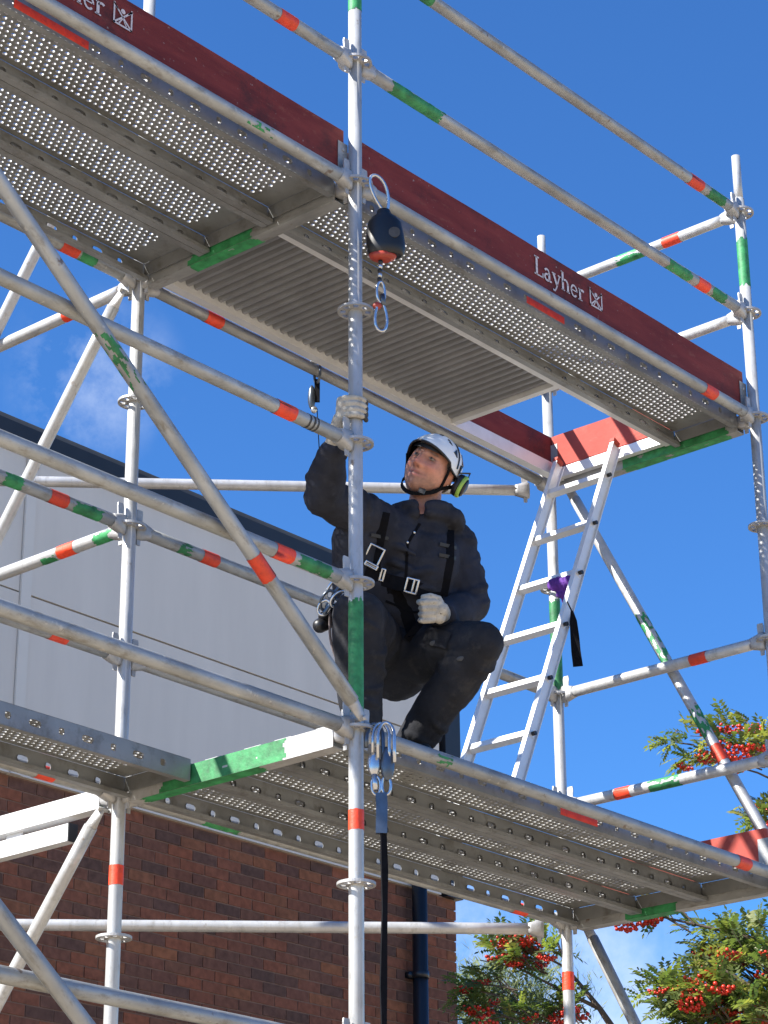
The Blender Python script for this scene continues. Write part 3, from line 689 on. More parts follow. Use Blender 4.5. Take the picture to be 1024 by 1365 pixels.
yA = (li @ lb0).y; yB = (li @ (lb0+Vector((0, lw_, 0)))).y; ya, yb = min(yA, yB), max(yA, yB)
zr = [0.235+0.2625*i for i in range(7)]
for z in zr:
    x = z/ldir.z
    MB().box((x-0.014, ya-0.004, -0.015), (x+0.014, yb+0.004, 0.016)).done('rung', 'alu', lad, False)
    for y in (yA,): MB().tube([(x, y-0.022 if yA < yB else y+0.006, 0), (x, y-0.006 if yA < yB else y+0.022, 0)], 0.009, 12).done('rung_plug', 'black_plastic', lad)

# ------------------------------------------------------------------ hanging gear helpers
def ring_path(c, a, b, ra, rb, n=20, pear=0.0):
    return [Vector(c)+a*ra*math.cos(2*PI*k/n)*(1+pear*math.sin(2*PI*k/n))+b*rb*math.sin(2*PI*k/n) for k in range(n)]
def carabiner(name, c, a, b, ra, rb, r, parent, inv, m='steel', gate='steel', pear=0.25, sleeve=None):
    MB().tube(ring_path(c, a, b, ra, rb, 28, pear), r, 10, closed=True).done(name, m, parent, True, inv)
    p = ring_path(c, a, b, ra, rb, 28, pear)
    if sleeve: MB().tube([p[13], p[14], p[15], p[16]], r*1.7, 10).done('gate_sleeve', sleeve, parent, 'auto', inv)
ra_ = Vector((vR.x, vR.y, 0)).normalized(); zu = Vector((0, 0, 1)); rf = Vector((vF.x, vF.y, 0)).normalized()
# fall arrest block on the upper rosette
bc = Vector((0.022, -0.112, 1.765)); t = empty('fall_arrest_block', 'black fall arrest block with orange base hanging on the middle post', 'fall arrester', T3(bc)); iv = T3(-bc)
carabiner('carabiner', bc+zu*0.165-ra_*0.012, ra_*0.9+rf*0.3, zu*0.95+rf*-0.2+ra_*-.25, 0.030, 0.068, 0.0058, t, iv, pear=0.3)
body = MB(); rings = []
for z, rx, ry in ((0.100, .012, .012), (0.096, .022, .020), (0.078, .026, .024), (0.066, .044, .030), (0.046, .058, .036), (0.0, .065, .040), (-0.05, .068, .040), (-0.076, .062, .036), (-0.084, .054, .030)):
    rings.append([bc+zu*z+ra_*(rx*math.cos(2*PI*k/24)+0.004*(0.1-z)/0.1)+rf*ry*math.sin(2*PI*k/24) for k in range(24)])
body.loft(rings).done('housing', 'black_plastic', t, 'auto', iv)
MB().loft([[bc+zu*z+ra_*(rx*math.cos(2*PI*k/24)-0.004)+rf*ry*math.sin(2*PI*k/24) for k in range(24)] for z, rx, ry in ((-0.080, .050, .034), (-0.092, .044, .030), (-0.100, .026, .022))]).done('base_cap', 'orange_plastic', t, 'auto', iv)
MB().loft([[bc+ra_*(0.036+0.02*math.cos(2*PI*k/16))-rf*(0.039-dd)+zu*(-0.01+0.02*math.sin(2*PI*k/16)) for k in range(16)] for dd in (0.0, 0.004)]).done('badge', 'patch', t, False, iv)
for k in range(5): MB().ell(bc+zu*(-0.106-0.017*k)+ra_*(-0.012-.001*k), (ra_*0.0085, rf*0.0085, zu*0.0105), 10, 8).done('swivel_bead', 'steel' if k % 2 else 'black_plastic', t, True, iv)
cc = bc+zu*-0.245-ra_*0.012
carabiner('carabiner', cc+zu*0.022, ra_*0.8+rf*0.5, zu, 0.017, 0.04, 0.005, t, iv, pear=0.0)
MB().tube([cc+zu*0.012+ra_*.006, cc-zu*0.028+ra_*.008], 0.0085, 10).done('swivel_eye', 'steel_dark', t, 'auto', iv)
carabiner('snap_hook', cc-zu*0.072, ra_*0.9+rf*0.3, zu, 0.022, 0.055, 0.0055, t, iv, pear=-0.25)
MB().ell(cc-zu*0.03-ra_*0.012, (ra_*0.016, rf*0.012, zu*0.015), 12, 8).done('gate_sleeve', 'orange_plastic', t, True, iv)
# big snap hook with absorber and strap on the lower rosette
hc = Vector((0.022, -0.085, -0.01)); t = empty('lanyard', 'dark lanyard strap hanging from a steel scaffold hook on the middle post', 'lanyard', T3(hc)); iv = T3(-hc)
for k, of in enumerate((0.0, 0.020, 0.036)):
    c = hc+ra_*(-0.002+of)-zu*0.03-rf*0.008*k
    pts = [c+ra_*(0.026*math.cos(R(a))-0.018)+rf*0.018*math.sin(R(a))+zu*(0.052*math.sin(R(a))) for a in range(0, 181, 15)]
    pts = [pts[0]-zu*0.085, pts[0]-zu*0.04]+pts+[pts[-1]-zu*(0.03+0.02*k)]
    MB().tube(pts, 0.0058 if k else 0.0075, 10).done('hook_bow', 'steel' if k else 'steel_dark', t, 'auto', iv)
MB().ell(hc-zu*0.115-ra_*0.022, (ra_*0.021, rf*0.012, zu*0.040), 14, 10).done('hook_gate', 'steel', t, True, iv)
MB().ell(hc-zu*0.115+ra_*0.020, (ra_*0.023, rf*0.016, zu*0.058), 14, 10).done('hook_body', 'steel_dark', t, True, iv)
MB().tube([hc-zu*0.150-ra_*0.022, hc-zu*0.20-ra_*0.018], 0.010, 10).done('swivel', 'steel', t, 'auto', iv)
for s in (-1, 1): MB().tube(ring_path(hc-zu*0.185+ra_*0.016*s, ra_, zu, 0.014, 0.03, 16), 0.005, 8, closed=True).done('link', 'steel', t, True, iv)
def flat_strip(pts, wdir, w, th, name, m, parent, iv):
    pts = [Vector(p) for p in pts]; rings = []
    for i, p in enumerate(pts):
        d = (pts[min(i+1, len(pts)-1)]-pts[max(i-1, 0)]).normalized(); wv = (wdir-d*wdir.dot(d)).normalized(); nn = d.cross(wv)
        ww = w[i] if hasattr(w, '__len__') else w
        rings.append([p+wv*ww/2+nn*th/2, p-wv*ww/2+nn*th/2, p-wv*ww/2-nn*th/2, p+wv*ww/2-nn*th/2])
    return MB().loft(rings).done(name, m, parent, False, iv)
flat_strip([hc-zu*0.21, hc-zu*0.25+ra_*0.002, hc-zu*0.34], ra_, 0.036, 0.020, 'absorber_pouch', 'steel_dark', t, iv)
flat_strip([hc-zu*(0.335+0.12*i)+ra_*(0.006+0.003*math.sin(i*1.1)) for i in range(8)], ra_*0.8+rf*0.6, [0.022+0.004*math.sin(i*2.1) for i in range(8)], 0.006, 'strap', 'strap', t, iv)
# small retractor on the rear tube
rc = Vector((0.985, 1.075, 1.90)); t = empty('retractor', 'small dark retractor with thin cord clipped to the tube under the ribbed deck', 'retractor', T3(rc)); iv = T3(-rc)
carabiner('carabiner', rc+zu*0.085, Vector((0, 1, 0))*0.9+ra_*0.3, zu, 0.032, 0.052, 0.006, t, iv, m='steel_dark', pear=0.0)
MB().ell(rc+zu*0.118-ra_*0.015-rf*0.03, (ra_*0.014, rf*0.01, zu*0.009), 10, 8).done('gate_sleeve', 'steel', t, True, iv)
flat_strip([rc+zu*0.05, rc, rc-zu*0.05], ra_, 0.022, 0.012, 'strap', 'strap', t, iv)
MB().ell(rc-zu*0.03-ra_*0.022, (ra_*0.016, rf*0.014, zu*0.055), 12, 10).done('housing', 'steel_dark', t, True, iv)
MB().ell(rc-zu*0.085-ra_*0.012, (ra_*0.014, rf*0.012, zu*0.016), 10, 8).done('cap', 'steel', t, True, iv)
MB().tube([rc-zu*0.08, rc-zu*0.16+ra_*0.004, rc-zu*0.27+ra_*0.01], 0.0022, 6).done('cord', 'strap', t, 'auto', iv)
# purple cloth and black strip on the ladder
pc_ = Vector((2.10, 0.70, 1.285)); t = empty('purple_ribbon', 'purple cloth knotted round a ladder rung', 'ribbon', T3(pc_)); iv = T3(-pc_)
m = MB()
for (o, r1, r2) in (((0, 0, 0), .034, .03), ((-.012, .035, .005), .032, .022), ((.0, -.03, .008), .026, .018), ((-.004, .005, -.04), .026, .014), ((.002, -.002, -.07), .014, .006)):
    c = pc_+Vector(o); m.ell(c, (Vector((0, 1, 0))*r1, Vector((1, 0, 0))*r2, Vector((0.1, .2, 1)).normalized()*r1), 14, 10)
def remesh(V, F, voxel, it, disp=None):
    me = mesh('tmp', V, F); o = bpy.data.objects.new('tmp', me); C.objects.link(o)
    q = o.modifiers.new('r', 'REMESH'); q.mode = 'VOXEL'; q.voxel_size = voxel; q.use_smooth_shade = True
    if it: s_ = o.modifiers.new('s', 'SMOOTH'); s_.factor = 0.5; s_.iterations = it
    for (sc, st, sd) in (disp or ()):
        tx = bpy.data.textures.new('t', 'CLOUDS'); tx.noise_scale = sc; tx.noise_depth = 2; tx.noise_type = 'HARD_NOISE' if sd else 'SOFT_NOISE'
        dm = o.modifiers.new('d', 'DISPLACE'); dm.texture = tx; dm.strength = st; dm.mid_level = 0.5; dm.texture_coords = 'LOCAL'
    dg = bpy.context.evaluated_depsgraph_get(); ev = bpy.data.meshes.new_from_object(o.evaluated_get(dg))
    bpy.data.objects.remove(o); ev.polygons.foreach_set('use_smooth', [True]*len(ev.polygons)); ev.materials.clear(); return ev
me = remesh([iv @ v for v in m.V], m.F, 0.004, 2, [(0.02, 0.010, 0)]); link('cloth', me, 'purple', t)
MB().tube(ring_path(pc_+Vector((0.0, 0.015, 0.005)), Vector((1, 0, 0)), zu, 0.024, 0.026, 14), 0.009, 8, closed=True).done('knot_loop', 'purple', t, True, iv)
bs = Vector((2.035, 0.605, 1.05)); t = empty('black_strip', 'black rubber strip dangling beside the ladder rail', 'strip', T3(bs)); iv = T3(-bs)
flat_strip([bs+zu*0.075-ra_*.004, bs+zu*0.03, bs-zu*0.04+ra_*0.004, bs-zu*0.10+ra_*.006, bs-zu*0.165+ra_*0.012], ra_, [0.010, 0.030, 0.036, 0.038, 0.040], 0.008, 'strip', 'strap', t, iv)
MB().tube([bs+zu*0.073-ra_*.004, Vector((2.03, 0.628, 1.17))], 0.003, 6).done('cord', 'strap', t, 'auto', iv)
# ------------------------------------------------------------------ person
J = {k: Vector(v) for k, v in dict(
    pelvis=(0.662, 0.393, 0.524), hipL=(0.664, 0.298, 0.502), hipR=(0.581, 0.411, 0.518), kneeL=(0.613, -0.026, 0.445), ankL=(0.618, 0.291, 0.155),
    kneeR=(0.237, 0.197, 0.50), ankR=(0.348, 0.283, 0.145), waist=(0.642, 0.34, 0.667), chest=(0.584, 0.254, 0.808), neckb=(0.571, 0.192, 0.950),
    head=(0.543, 0.117, 1.127), shL=(0.725, 0.167, 0.915), shR=(0.405, 0.252, 0.905), elR=(0.101, 0.233, 0.907), wrR=(-0.002, 0.094, 1.032), haR=(-0.014, 0.014, 1.12),
    elL=(0.775, 0.138, 0.68), wrL=(0.560, 0.108, 0.566), haL=(0.464, 0.085, 0.560)).items()}
base = Vector((0.50, 0.27, ZD)); man = empty('person', 'crouching man in dark work clothes and white helmet gripping the post, looking up', 'person', T3(base)); pi_ = T3(-base)
cR, cU, cF = vR.copy(), vU.copy(), vF.copy()
# head axes: face points to picture left, up and towards the viewer
fy = (-cF*0.84-cR*0.36+cU*0.40).normalized(); up_ = (cU*0.92+cR*0.34+cF*0.05); fz = (up_-fy*up_.dot(fy)).normalized(); fx = fy.cross(fz)
HC = J['head']-cR*0.008-cU*0.009
def H(x, y, z): return HC+fx*x+fy*y+fz*z
def gs(v, s): return math.exp(-(v/s)**2)
def head_mesh():
    nu, nv = 64, 48; rings = []
    for i in range(1, nv):
        th = PI*i/nv; ring = []
        for k in range(nu):
            ph = 2*PI*k/nu; dx_, dy_, dz_ = math.sin(th)*math.cos(ph), math.sin(th)*math.sin(ph), math.cos(th)
            x, y, z = 0.082*dx_, 0.097*dy_, 0.113*dz_
            if dz_ < 0:
                s = min(1, -dz_); x *= 1-0.15*s*s; 
                if y < 0: y *= 1-0.45*s
            if dy_ > 0: 
                y = y*(1-0.10*abs(dx_)); y = y+(0.012*max(0, -dz_) if dz_ > -.85 else 0.010)
                f = min(1, dy_*2.2)
                nt_ = gs(x, 0.011+0.005*max(0, min(1, (0.02-z)/0.04)))
                if -0.035 < z < 0.035: y += f*nt_*0.030*max(0, min(1, (0.035-z)/0.052))*(1 if z > -0.022 else max(0, (z+0.035)/0.013))
                for s in (-1, 1):
                    y -= f*0.014*gs(x-s*0.031, 0.017)*gs(z-0.020, 0.011); y += f*0.007*gs(x-s*0.032, 0.024)*gs(z-0.040, 0.010)
                    y += f*0.011*gs(x-s*0.042, 0.020)*gs(z+0.014, 0.016); y += f*0.006*gs(x-s*0.013, 0.007)*gs(z+0.020, 0.008)
                    y -= f*0.006*gs(x-s*(0.030-0.2*(z+0.04)), 0.007)*gs(z+0.036, 0.018)
                y += f*0.006*gs(x, 0.022)*gs(z+0.044, 0.006); y += f*0.007*gs(x, 0.020)*gs(z+0.058, 0.007); y -= f*0.005*gs(x, 0.024)*gs(z+0.0508-0.10*abs(x), 0.0035)
                y += f*0.012*gs(x, 0.024)*gs(z+0.088, 0.020)
            ring.append(H(x, y, z))
        rings.append(ring)
    m = MB(); m.loft(rings); return m
hb = head_mesh()
for s in (-1, 1):
    hb.ell(H(s*0.075, -0.012, 0.002), (fx*0.010, (fy*0.9-fz*0.25)*0.020, (fz*0.95+fy*0.2)*0.033), 14, 10)
    hb.ell(H(s*0.081, -0.018, 0.004), (fx*0.008, (fy*0.9-fz*0.25)*0.014, (fz*0.95+fy*0.2)*0.030), 14, 10)
# neck, trunk and limbs run on inside the clothes as one surface
hb.caps(J['neckb']-cU*0.03, H(0, -0.035, -0.055), 0.064, 0.055); hb.caps(J['chest'], J['neckb'], 0.10, 0.075); hb.caps(J['pelvis'], J['chest'], 0.11, 0.11)
hb.caps(J['shR'], J['neckb'], 0.045, 0.06); hb.caps(J['shL'], J['neckb'], 0.045, 0.06)
for a, b, r1, r2 in (('shR', 'elR', .042, .035), ('elR', 'wrR', .034, .026), ('shL', 'elL', .042, .035), ('elL', 'wrL', .034, .026), ('pelvis', 'hipL', .10, .07), ('pelvis', 'hipR', .10, .07),
                     ('hipL', 'kneeL', .068, .048), ('kneeL', 'ankL', .046, .034), ('hipR', 'kneeR', .068, .048), ('kneeR', 'ankR', .046, .034)):
    hb.caps(J[a], J[b], r1, r2)
me = remesh([pi_ @ v for v in hb.V], hb.F, 0.0042, 1)
ca = me.color_attributes.new('tint', 'FLOAT_COLOR', 'POINT'); cols = []
SK = Vector((0.56, 0.265, 0.18))
for v in me.vertices:
    w_ = v.co+base-HC; x, y, z = w_.dot(fx), w_.dot(fy), w_.dot(fz); c = SK.copy()
    if y > 0.02 or z < 0:
        red = 0.7*gs(x, 0.016)*gs(z+0.015, 0.018)+sum(0.55*gs(x-s*0.042, 0.02)*gs(z+0.015, 0.02) for s in (-1, 1)); red = min(1, red)*(1 if y > 0.03 else 0)
        c = c.lerp(Vector((0.52, 0.17, 0.12)), red)
        st = max(0, min(1, (-z-0.030)/0.03))*max(0, min(1, (0.135+z)/0.03))*(1 if y > -0.045 else 0); st *= 1-0.8*gs(x, 0.02)*gs(z+0.052, 0.009)
        c = c.lerp(Vector((0.25, 0.145, 0.112)), min(1, 0.65*st*(1+0.5*mnoise.noise(w_*160))))
        if y > 0.05:
            lip = gs(x, 0.026)*max(gs(z+0.046-0.12*abs(x), 0.004), gs(z+0.0575-0.12*abs(x), 0.005)); c = c.lerp(Vector((0.45, 0.13, 0.11)), 0.8*min(1, lip))
            c = c.lerp(Vector((0.10, 0.035, 0.03)), 0.9*gs(x, 0.030)*gs(z+0.0515-0.16*abs(x), 0.0034))
            for s in (-1, 1):
                c = c.lerp(Vector((0.07, 0.04, 0.028)), 0.85*min(1, 1.5*gs(x-s*0.034, 0.018)*gs(z-0.0375-0.1*(0.034-abs(x)), 0.0055)))
                c = c.lerp(Vector((0.05, 0.03, 0.025)), 0.85*min(1, 1.3*gs(x-s*0.031, 0.012)*gs(z-0.0215, 0.0032)))
                c = c.lerp(Vector((0.30, 0.12, 0.09)), 0.5*gs(x-s*0.031, 0.016)*gs(z-0.010, 0.006))  # shade below each eye put into the skin colour
                c = c.lerp(Vector((0.10, 0.04, 0.03)), 0.8*gs(x-s*0.009, 0.004)*gs(z+0.030, 0.004))
    bl = 1+0.16*mnoise.noise(w_*70)+0.10*mnoise.noise(w_*190); c = c*bl
    cols += [c.x, c.y, c.z, 1]
ca.data.foreach_set('color', cols)
link('body', me, 'skin', man)
for s in (-1, 1):
    e = MB().ell(H(s*0.031, 0.0765, 0.0178), (fx*0.0115, fy*0.0110, fz*0.0050), 14, 10).done('eye', 'eye_white', man, True, pi_)
    ic = H(s*0.031, 0.0765, 0.0178)+(fy*0.95+fz*0.18-fx*0.05).normalized()*0.0088
    MB().ell(ic, (fx*0.0055, fy*0.0030, fz*0.0045), 12, 8).done('iris', 'iris', e, True, pi_)
# hair at the temples and nape
hr = MB()
for s in (-1, 1): hr.ell(H(s*0.073, 0.012, 0.030), (fx*0.008, fy*0.022, fz*0.030), 12, 8)
hr.ell(H(0, -0.075, -0.01), (fx*0.062, fy*0.028, fz*0.045), 16, 10)
hr.done('hair', 'bark', man, True, pi_)
# jacket
fwd = (-cF*0.9-cR*0.25); fwd.z = 0; fwd.normalize()
jm = MB()
jm.caps(J['pelvis']+zu*0.03, J['waist'], 0.155, 0.160, 20, (fwd, 0.82)); jm.caps(J['waist'], J['chest'], 0.160, 0.178, 20, (fwd, 0.80)); jm.caps(J['chest'], J['neckb']-zu*0.045, 0.175, 0.095, 20, (fwd, 0.82))
jm.caps(J['shR'], J['shL'], 0.070, 0.070, 16); jm.caps(J['shR']-zu*0.02, J['chest'], 0.085, 0.15, 16, (fwd, 0.8)); jm.caps(J['shL']-zu*0.02, J['chest'], 0.085, 0.15, 16, (fwd, 0.8))
jm.caps(J['shR'], J['shR'].lerp(J['elR'], .55), 0.080, 0.073); jm.caps(J['shR'].lerp(J['elR'], .5), J['elR'], 0.073, 0.066); jm.caps(J['elR'], J['elR'].lerp(J['wrR'], .5), 0.066, 0.062); jm.caps(J['elR'].lerp(J['wrR'], .5), J['elR'].lerp(J['wrR'], .82), 0.062, 0.046)
jm.caps(J['shL'], J['elL'], 0.074, 0.068); jm.caps(J['elL'], J['elL'].lerp(J['wrL'], .5), 0.068, 0.060); jm.caps(J['elL'].lerp(J['wrL'], .5), J['elL'].lerp(J['wrL'], .95), 0.060, 0.043)
jm.caps(J['shR'], (0.344, 0.299, 0.837), 0.085, 0.088); jm.caps((0.344, 0.299, 0.837), (0.413, 0.345, 0.715), 0.088, 0.095); jm.caps((0.413, 0.345, 0.715), J['waist'], 0.10, 0.13)
def folds(A, B, r1, r2, n, amp, seed, m):
    rg = random.Random(seed); A = Vector(A); B = Vector(B); d = (B-A).normalized(); a = d.orthogonal().normalized(); b = d.cross(a)
    for i in range(n):
        f = (i+0.5+rg.uniform(-.3, .3))/n; c = A.lerp(B, f); r = r1+(r2-r1)*f; tl = rg.uniform(-.9, .9); t2 = rg.uniform(-.9, .9); a0 = rg.uniform(0, 2*PI); sp = rg.uniform(1.4, 3.2); k = 7
        pts = [c+(a*math.cos(a0+sp*j/k)+b*math.sin(a0+sp*j/k))*(r-amp*0.2)+d*r*(tl*math.cos(a0+sp*j/k)+t2*math.sin(a0+sp*j/k))*0.7 for j in range(k+1)]
        for j in range(k): e = 0.35+0.65*math.sin(PI*(j+.5)/k); m.caps(pts[j], pts[j+1], amp*e, amp*e, 6)
folds(J['shR'], J['elR'], .078, .068, 6, .014, 1, jm); folds(J['elR'], J['elR'].lerp(J['wrR'], .8), .066, .05, 6, .012, 2, jm); folds(J['shL'], J['elL'], .074, .068, 7, .013, 3, jm); folds(J['elL'], J['wrL'], .066, .046, 5, .012, 4, jm)
folds(J['waist']-zu*.06, J['chest'], .150, .165, 7, .016, 5, jm)
# collar and folded hood
nb = J['neckb']; nz = (J['head']-nb).normalized()
for k in range(20):
    a0, a1 = 2*PI*k/20, 2*PI*(k+1)/20; s0 = ra_*math.cos(a0)+rf*math.sin(a0); s1 = ra_*math.cos(a1)+rf*math.sin(a1)
    if -0.55 < a0-1.5*PI < 0.25: continue
    rr = 0.090
    for dz_ in (0.012, 0.040): jm.caps(nb+s0*(rr+dz_*.2)+zu*(dz_+0.016*math.sin(a0)), nb+s1*(rr+dz_*.2)+zu*(dz_+0.016*math.sin(a1)), 0.020, 0.020, 8)
for k in range(9):
    a0 = R(-15+k*24); s0 = ra_*math.cos(a0)+rf*math.sin(a0); a1 = R(-15+(k+1)*24); s1 = ra_*math.cos(a1)+rf*math.sin(a1)
    jm.caps(nb+s0*0.122+zu*0.002, nb+s1*0.122+zu*0.002, 0.034, 0.034, 8)
jme = remesh([pi_ @ v for v in jm.V], jm.F, 0.006, 4, [(0.13, 0.020, 0), (0.10, -0.006, 1), (0.025, 0.002, 0)]); jk = link('jacket', jme, 'cloth', man)
# trousers
tm = MB()
folds(J['hipL'], J['kneeL'], .110, .084, 6, .016, 6, tm); folds(J['kneeL'], J['ankL'], .080, .064, 8, .014, 7, tm); folds(J['hipR'], J['kneeR'], .116, .090, 6, .016, 8, tm); folds(J['kneeR'], J['ankR'], .087, .068, 8, .014, 9, tm)
tm.caps(J['hipL'], J['hipR'], 0.115, 0.115, 18); tm.caps(J['pelvis'], J['pelvis']-zu*0.05, 0.145, 0.125, 18)
tm.caps(J['hipL'], J['kneeL'], 0.112, 0.082, 18); tm.caps(J['kneeL'], J['kneeL'].lerp(J['ankL'], .45), 0.080, 0.078, 18); tm.caps(J['kneeL'].lerp(J['ankL'], .4), J['ankL'], 0.080, 0.062, 18)
tm.caps(J['hipR'], J['kneeR'], 0.118, 0.088, 18); tm.caps(J['kneeR'], J['kneeR'].lerp(J['ankR'], .45), 0.088, 0.083, 18); tm.caps(J['kneeR'].lerp(J['ankR'], .4), J['ankR'], 0.083, 0.066, 18)
tme = remesh([pi_ @ v for v in tm.V], tm.F, 0.006, 4, [(0.13, 0.020, 0), (0.10, -0.006, 1), (0.025, 0.002, 0)]); tr = link('trousers', tme, 'trouser', man)
def boot(an, d):
    d = Vector(d).normalized(); q = MB(); f = Vector((an.x, an.y, ZD))
    q.caps(an+zu*0.01, f+zu*0.06-d*0.01, 0.052, 0.046); q.caps(f+zu*0.045-d*0.045, f+zu*0.045+d*0.10, 0.040, 0.044); q.caps(f+zu*0.040+d*0.10, f+zu*0.036+d*0.17, 0.043, 0.034)
    b_ = remesh([pi_ @ v for v in q.V], q.F, 0.007, 2); o = link('boot', b_, 'boot', man)
    s_ = MB(); rings = []
    for zz, g_ in ((0.002, 0.0), (0.020, 0.004)):
        sd = zu.cross(d); rings.append([f+zu*zz+d*(0.062+(0.142+g_)*math.cos(2*PI*k/20))+sd*(0.045+g_)*math.sin(2*PI*k/20) for k in range(20)])
    s_.loft(rings).done('sole', 'black_plastic', o, 'auto', pi_)
boot(J['ankL'], (-0.55, -0.75, 0)); boot(J['ankR'], (-0.85, -0.45, 0))
# gripping hand on the post
gm = MB(); az = lambda d: Vector((math.cos(R(d)), math.sin(R(d)), 0))
dark = MB()
for i, (z, a0, a1) in enumerate(((1.158, 165, 318), (1.137, 158, 326), (1.116, 152, 322), (1.096, 148, 306))):
    rr = 0.0355; pts = [az(a0+(a1-a0)*k/8)*rr*(1.22 if k == 0 else 1.0)+zu*(z-0.010*k/8) for k in range(9)]
    for k in range(8): (gm if k < 6 else dark).caps(pts[k], pts[k+1], 0.0112-0.0003*k, 0.0109-0.0003*k, 10)
pal = az(135)*0.047+zu*1.122
gm.caps(az(148)*0.050+zu*1.152, az(140)*0.050+zu*1.092, 0.017, 0.019, 14); gm.caps(az(118)*0.049+zu*1.142, az(116)*0.050+zu*1.085, 0.017, 0.020, 14)
gm.caps(az(130)*0.052+zu*1.09, J['wrR']+(J['elR']-J['wrR']).normalized()*-0.02, 0.026, 0.029, 14); gm.caps(J['wrR'].lerp(pal, .35), J['wrR'].lerp(J['elR'], .14), 0.029, 0.034, 14)
th_ = [az(112-24*k)*0.037+zu*(1.125+0.007*k) for k in range(5)]
for k in range(4): gm.caps(th_[k], th_[k+1], 0.0135-0.0008*k, 0.0128-0.0008*k, 10)
link('glove', remesh([pi_ @ v for v in gm.V], gm.F, 0.0030, 1), 'glove', man)
link('glove_tips', remesh([pi_ @ v for v in dark.V], dark.F, 0.0032, 1), 'glove_dark', man)
wq = J['wrR'].lerp(J['elR'], .12); wd_ = (J['elR']-J['wrR']).normalized(); MB().tube([wq-wd_*0.006, wq+wd_*0.012], 0.036, 18).done('cuff', 'strap', man, 'auto', pi_)
# resting left hand, fingers curled in front of the belly
gl = MB(); hcn = J['haL']
for i in range(4):
    k0 = hcn+cR*(0.030-0.004*abs(i-1))+cU*(0.028-0.021*i)-cF*0.012; k1 = k0-cR*(0.043-0.003*i)-cF*0.010-cU*0.002; k2 = k1-cR*0.010+cF*0.030; k3 = k2+cR*0.022+cF*0.012
    for a, b, r1, r2 in ((k0, k1, .0112, .0106), (k1, k2, .0106, .0098), (k2, k3, .0098, .0090)): gl.caps(a, b, r1, r2, 10)
gl.caps(hcn+cR*0.040+cU*0.022, hcn+cR*0.044-cU*0.028, 0.020, 0.022, 14); gl.caps(hcn+cR*0.020+cU*0.018+cF*.022, hcn+cR*0.026-cU*0.026+cF*.022, 0.018, 0.019, 14)
gl.caps(hcn+cR*0.050, J['wrL']+(J['elL']-J['wrL']).normalized()*0.02, 0.027, 0.034, 14)
gl.caps(hcn+cR*0.040+cU*0.036, hcn+cR*0.012+cU*0.046-cF*.006, 0.0135, 0.012, 10); gl.caps(hcn+cR*0.012+cU*0.046-cF*.006, hcn-cR*0.012+cU*0.043-cF*.002, 0.012, 0.010, 10)
link('glove', remesh([pi_ @ v for v in gl.V], gl.F, 0.0030, 1), 'glove', man)
MB().ell(hcn+cR*0.048-cU*0.004-cF*0.019, (cR*0.009, cF*0.006, cU*0.013), 10, 8).done('glove_mark', 'glove_dark', man, True, pi_)
# helmet
HR = (0.097, 0.126, 0.108); hz0 = 0.026
def hp(ph, s, g=0.0):
    cx, sx = math.cos(ph), math.sin(ph)          # sx=+1 front
    rim = 0.022+0.010*max(0, sx)-0.036*(max(0, abs(cx))**3)*(1 if sx < 0.4 else 0.6)-0.020*max(0, -sx)
    zz = rim+(HR[2]-rim)*math.sin(s*PI/2)
    k = math.sqrt(max(0, 1-max(0, (zz))**2/(HR[2]+0.001)**2)) if zz > 0 else 1.0-0.03*(zz/0.05)**2
    br = 0.016*max(0, sx)**4*max(0, 1-s*3.2)
    ridge = 0.0035*max(0, math.cos(3*ph+PI/2))*math.sin(s*PI)
    return H((HR[0]+g+ridge)*k*cx, -0.006+(HR[1]+g+ridge)*k*sx+br, hz0+zz*(1+g/HR[2]))
hm_ = MB(); n_ = 56; rings = [[hp(2*PI*k/n_, s) for k in range(n_)] for s in [0, .05, .12, .2, .3, .4, .5, .6, .7, .8, .88, .94, .98]]; hm_.loft(rings, False); hm_.add(rings[-1], [tuple(range(n_))])
hel = hm_.done('helmet', 'helmet', man, True, pi_)
him = MB(); rings = [[hp(2*PI*k/n_, s, -0.006) for k in range(n_)] for s in [0.0, .05, .12, .2, .3]]; him.loft(rings, False); him.done('liner', 'black_plastic', hel, True, pi_)
MB().tube([hp(2*PI*k/n_, 0.0, 0.0) for k in range(n_)], 0.0042, 8, closed=True).done('rim', 'black_plastic', hel, True, pi_)
# padded headband between rim and head
pb_ = MB(); pb_.loft([[H(0.087*math.cos(2*PI*k/40), -0.003+0.107*math.sin(2*PI*k/40)+0.003*(math.sin(2*PI*k/40) > 0), z) for k in range(40)] for z in (0.043, 0.050, 0.058)], False)
pb_.done('headband', 'black_plastic', hel, True, pi_)
def hstrip(pts, w, name, m, g=0.0025):
    c = [hp(a, s, g) for a, s in pts]; rings = []
    for i, p in enumerate(c):
        d = (c[min(i+1, len(c)-1)]-c[max(i-1, 0)]).normalized(); nn = (p-H(0, 0, 0.03)).normalized(); wv = d.cross(nn).normalized()
        rings.append([p+wv*w/2+nn*.0008, p-wv*w/2+nn*.0008, p-wv*w/2-nn*.003, p+wv*w/2-nn*.003])
    MB().loft(rings).done(name, m, hel, False, pi_)
for s in (1, -1):
    f_ = (lambda d: R(d)) if s > 0 else (lambda d: R(180-d))
    hstrip([(f_(4), .12+.085*k) for k in range(8)], 0.006, 'rib_line', 'black_plastic', 0.0030)
    c0 = [hp(f_(24), .30, .003), hp(f_(12), .30, .003), hp(f_(13), .50, .003)]; c1 = [q-(q-HC).normalized()*0.004 for q in c0]
    MB().loft([c1, c0]).done('vent', 'black_plastic', hel, False, pi_)
    c0 = [hp(f_(-12), .30, .003), hp(f_(-24), .30, .003), hp(f_(-16), .52, .003)]; c1 = [q-(q-HC).normalized()*0.004 for q in c0]
    MB().loft([c1, c0]).done('vent', 'black_plastic', hel, False, pi_)
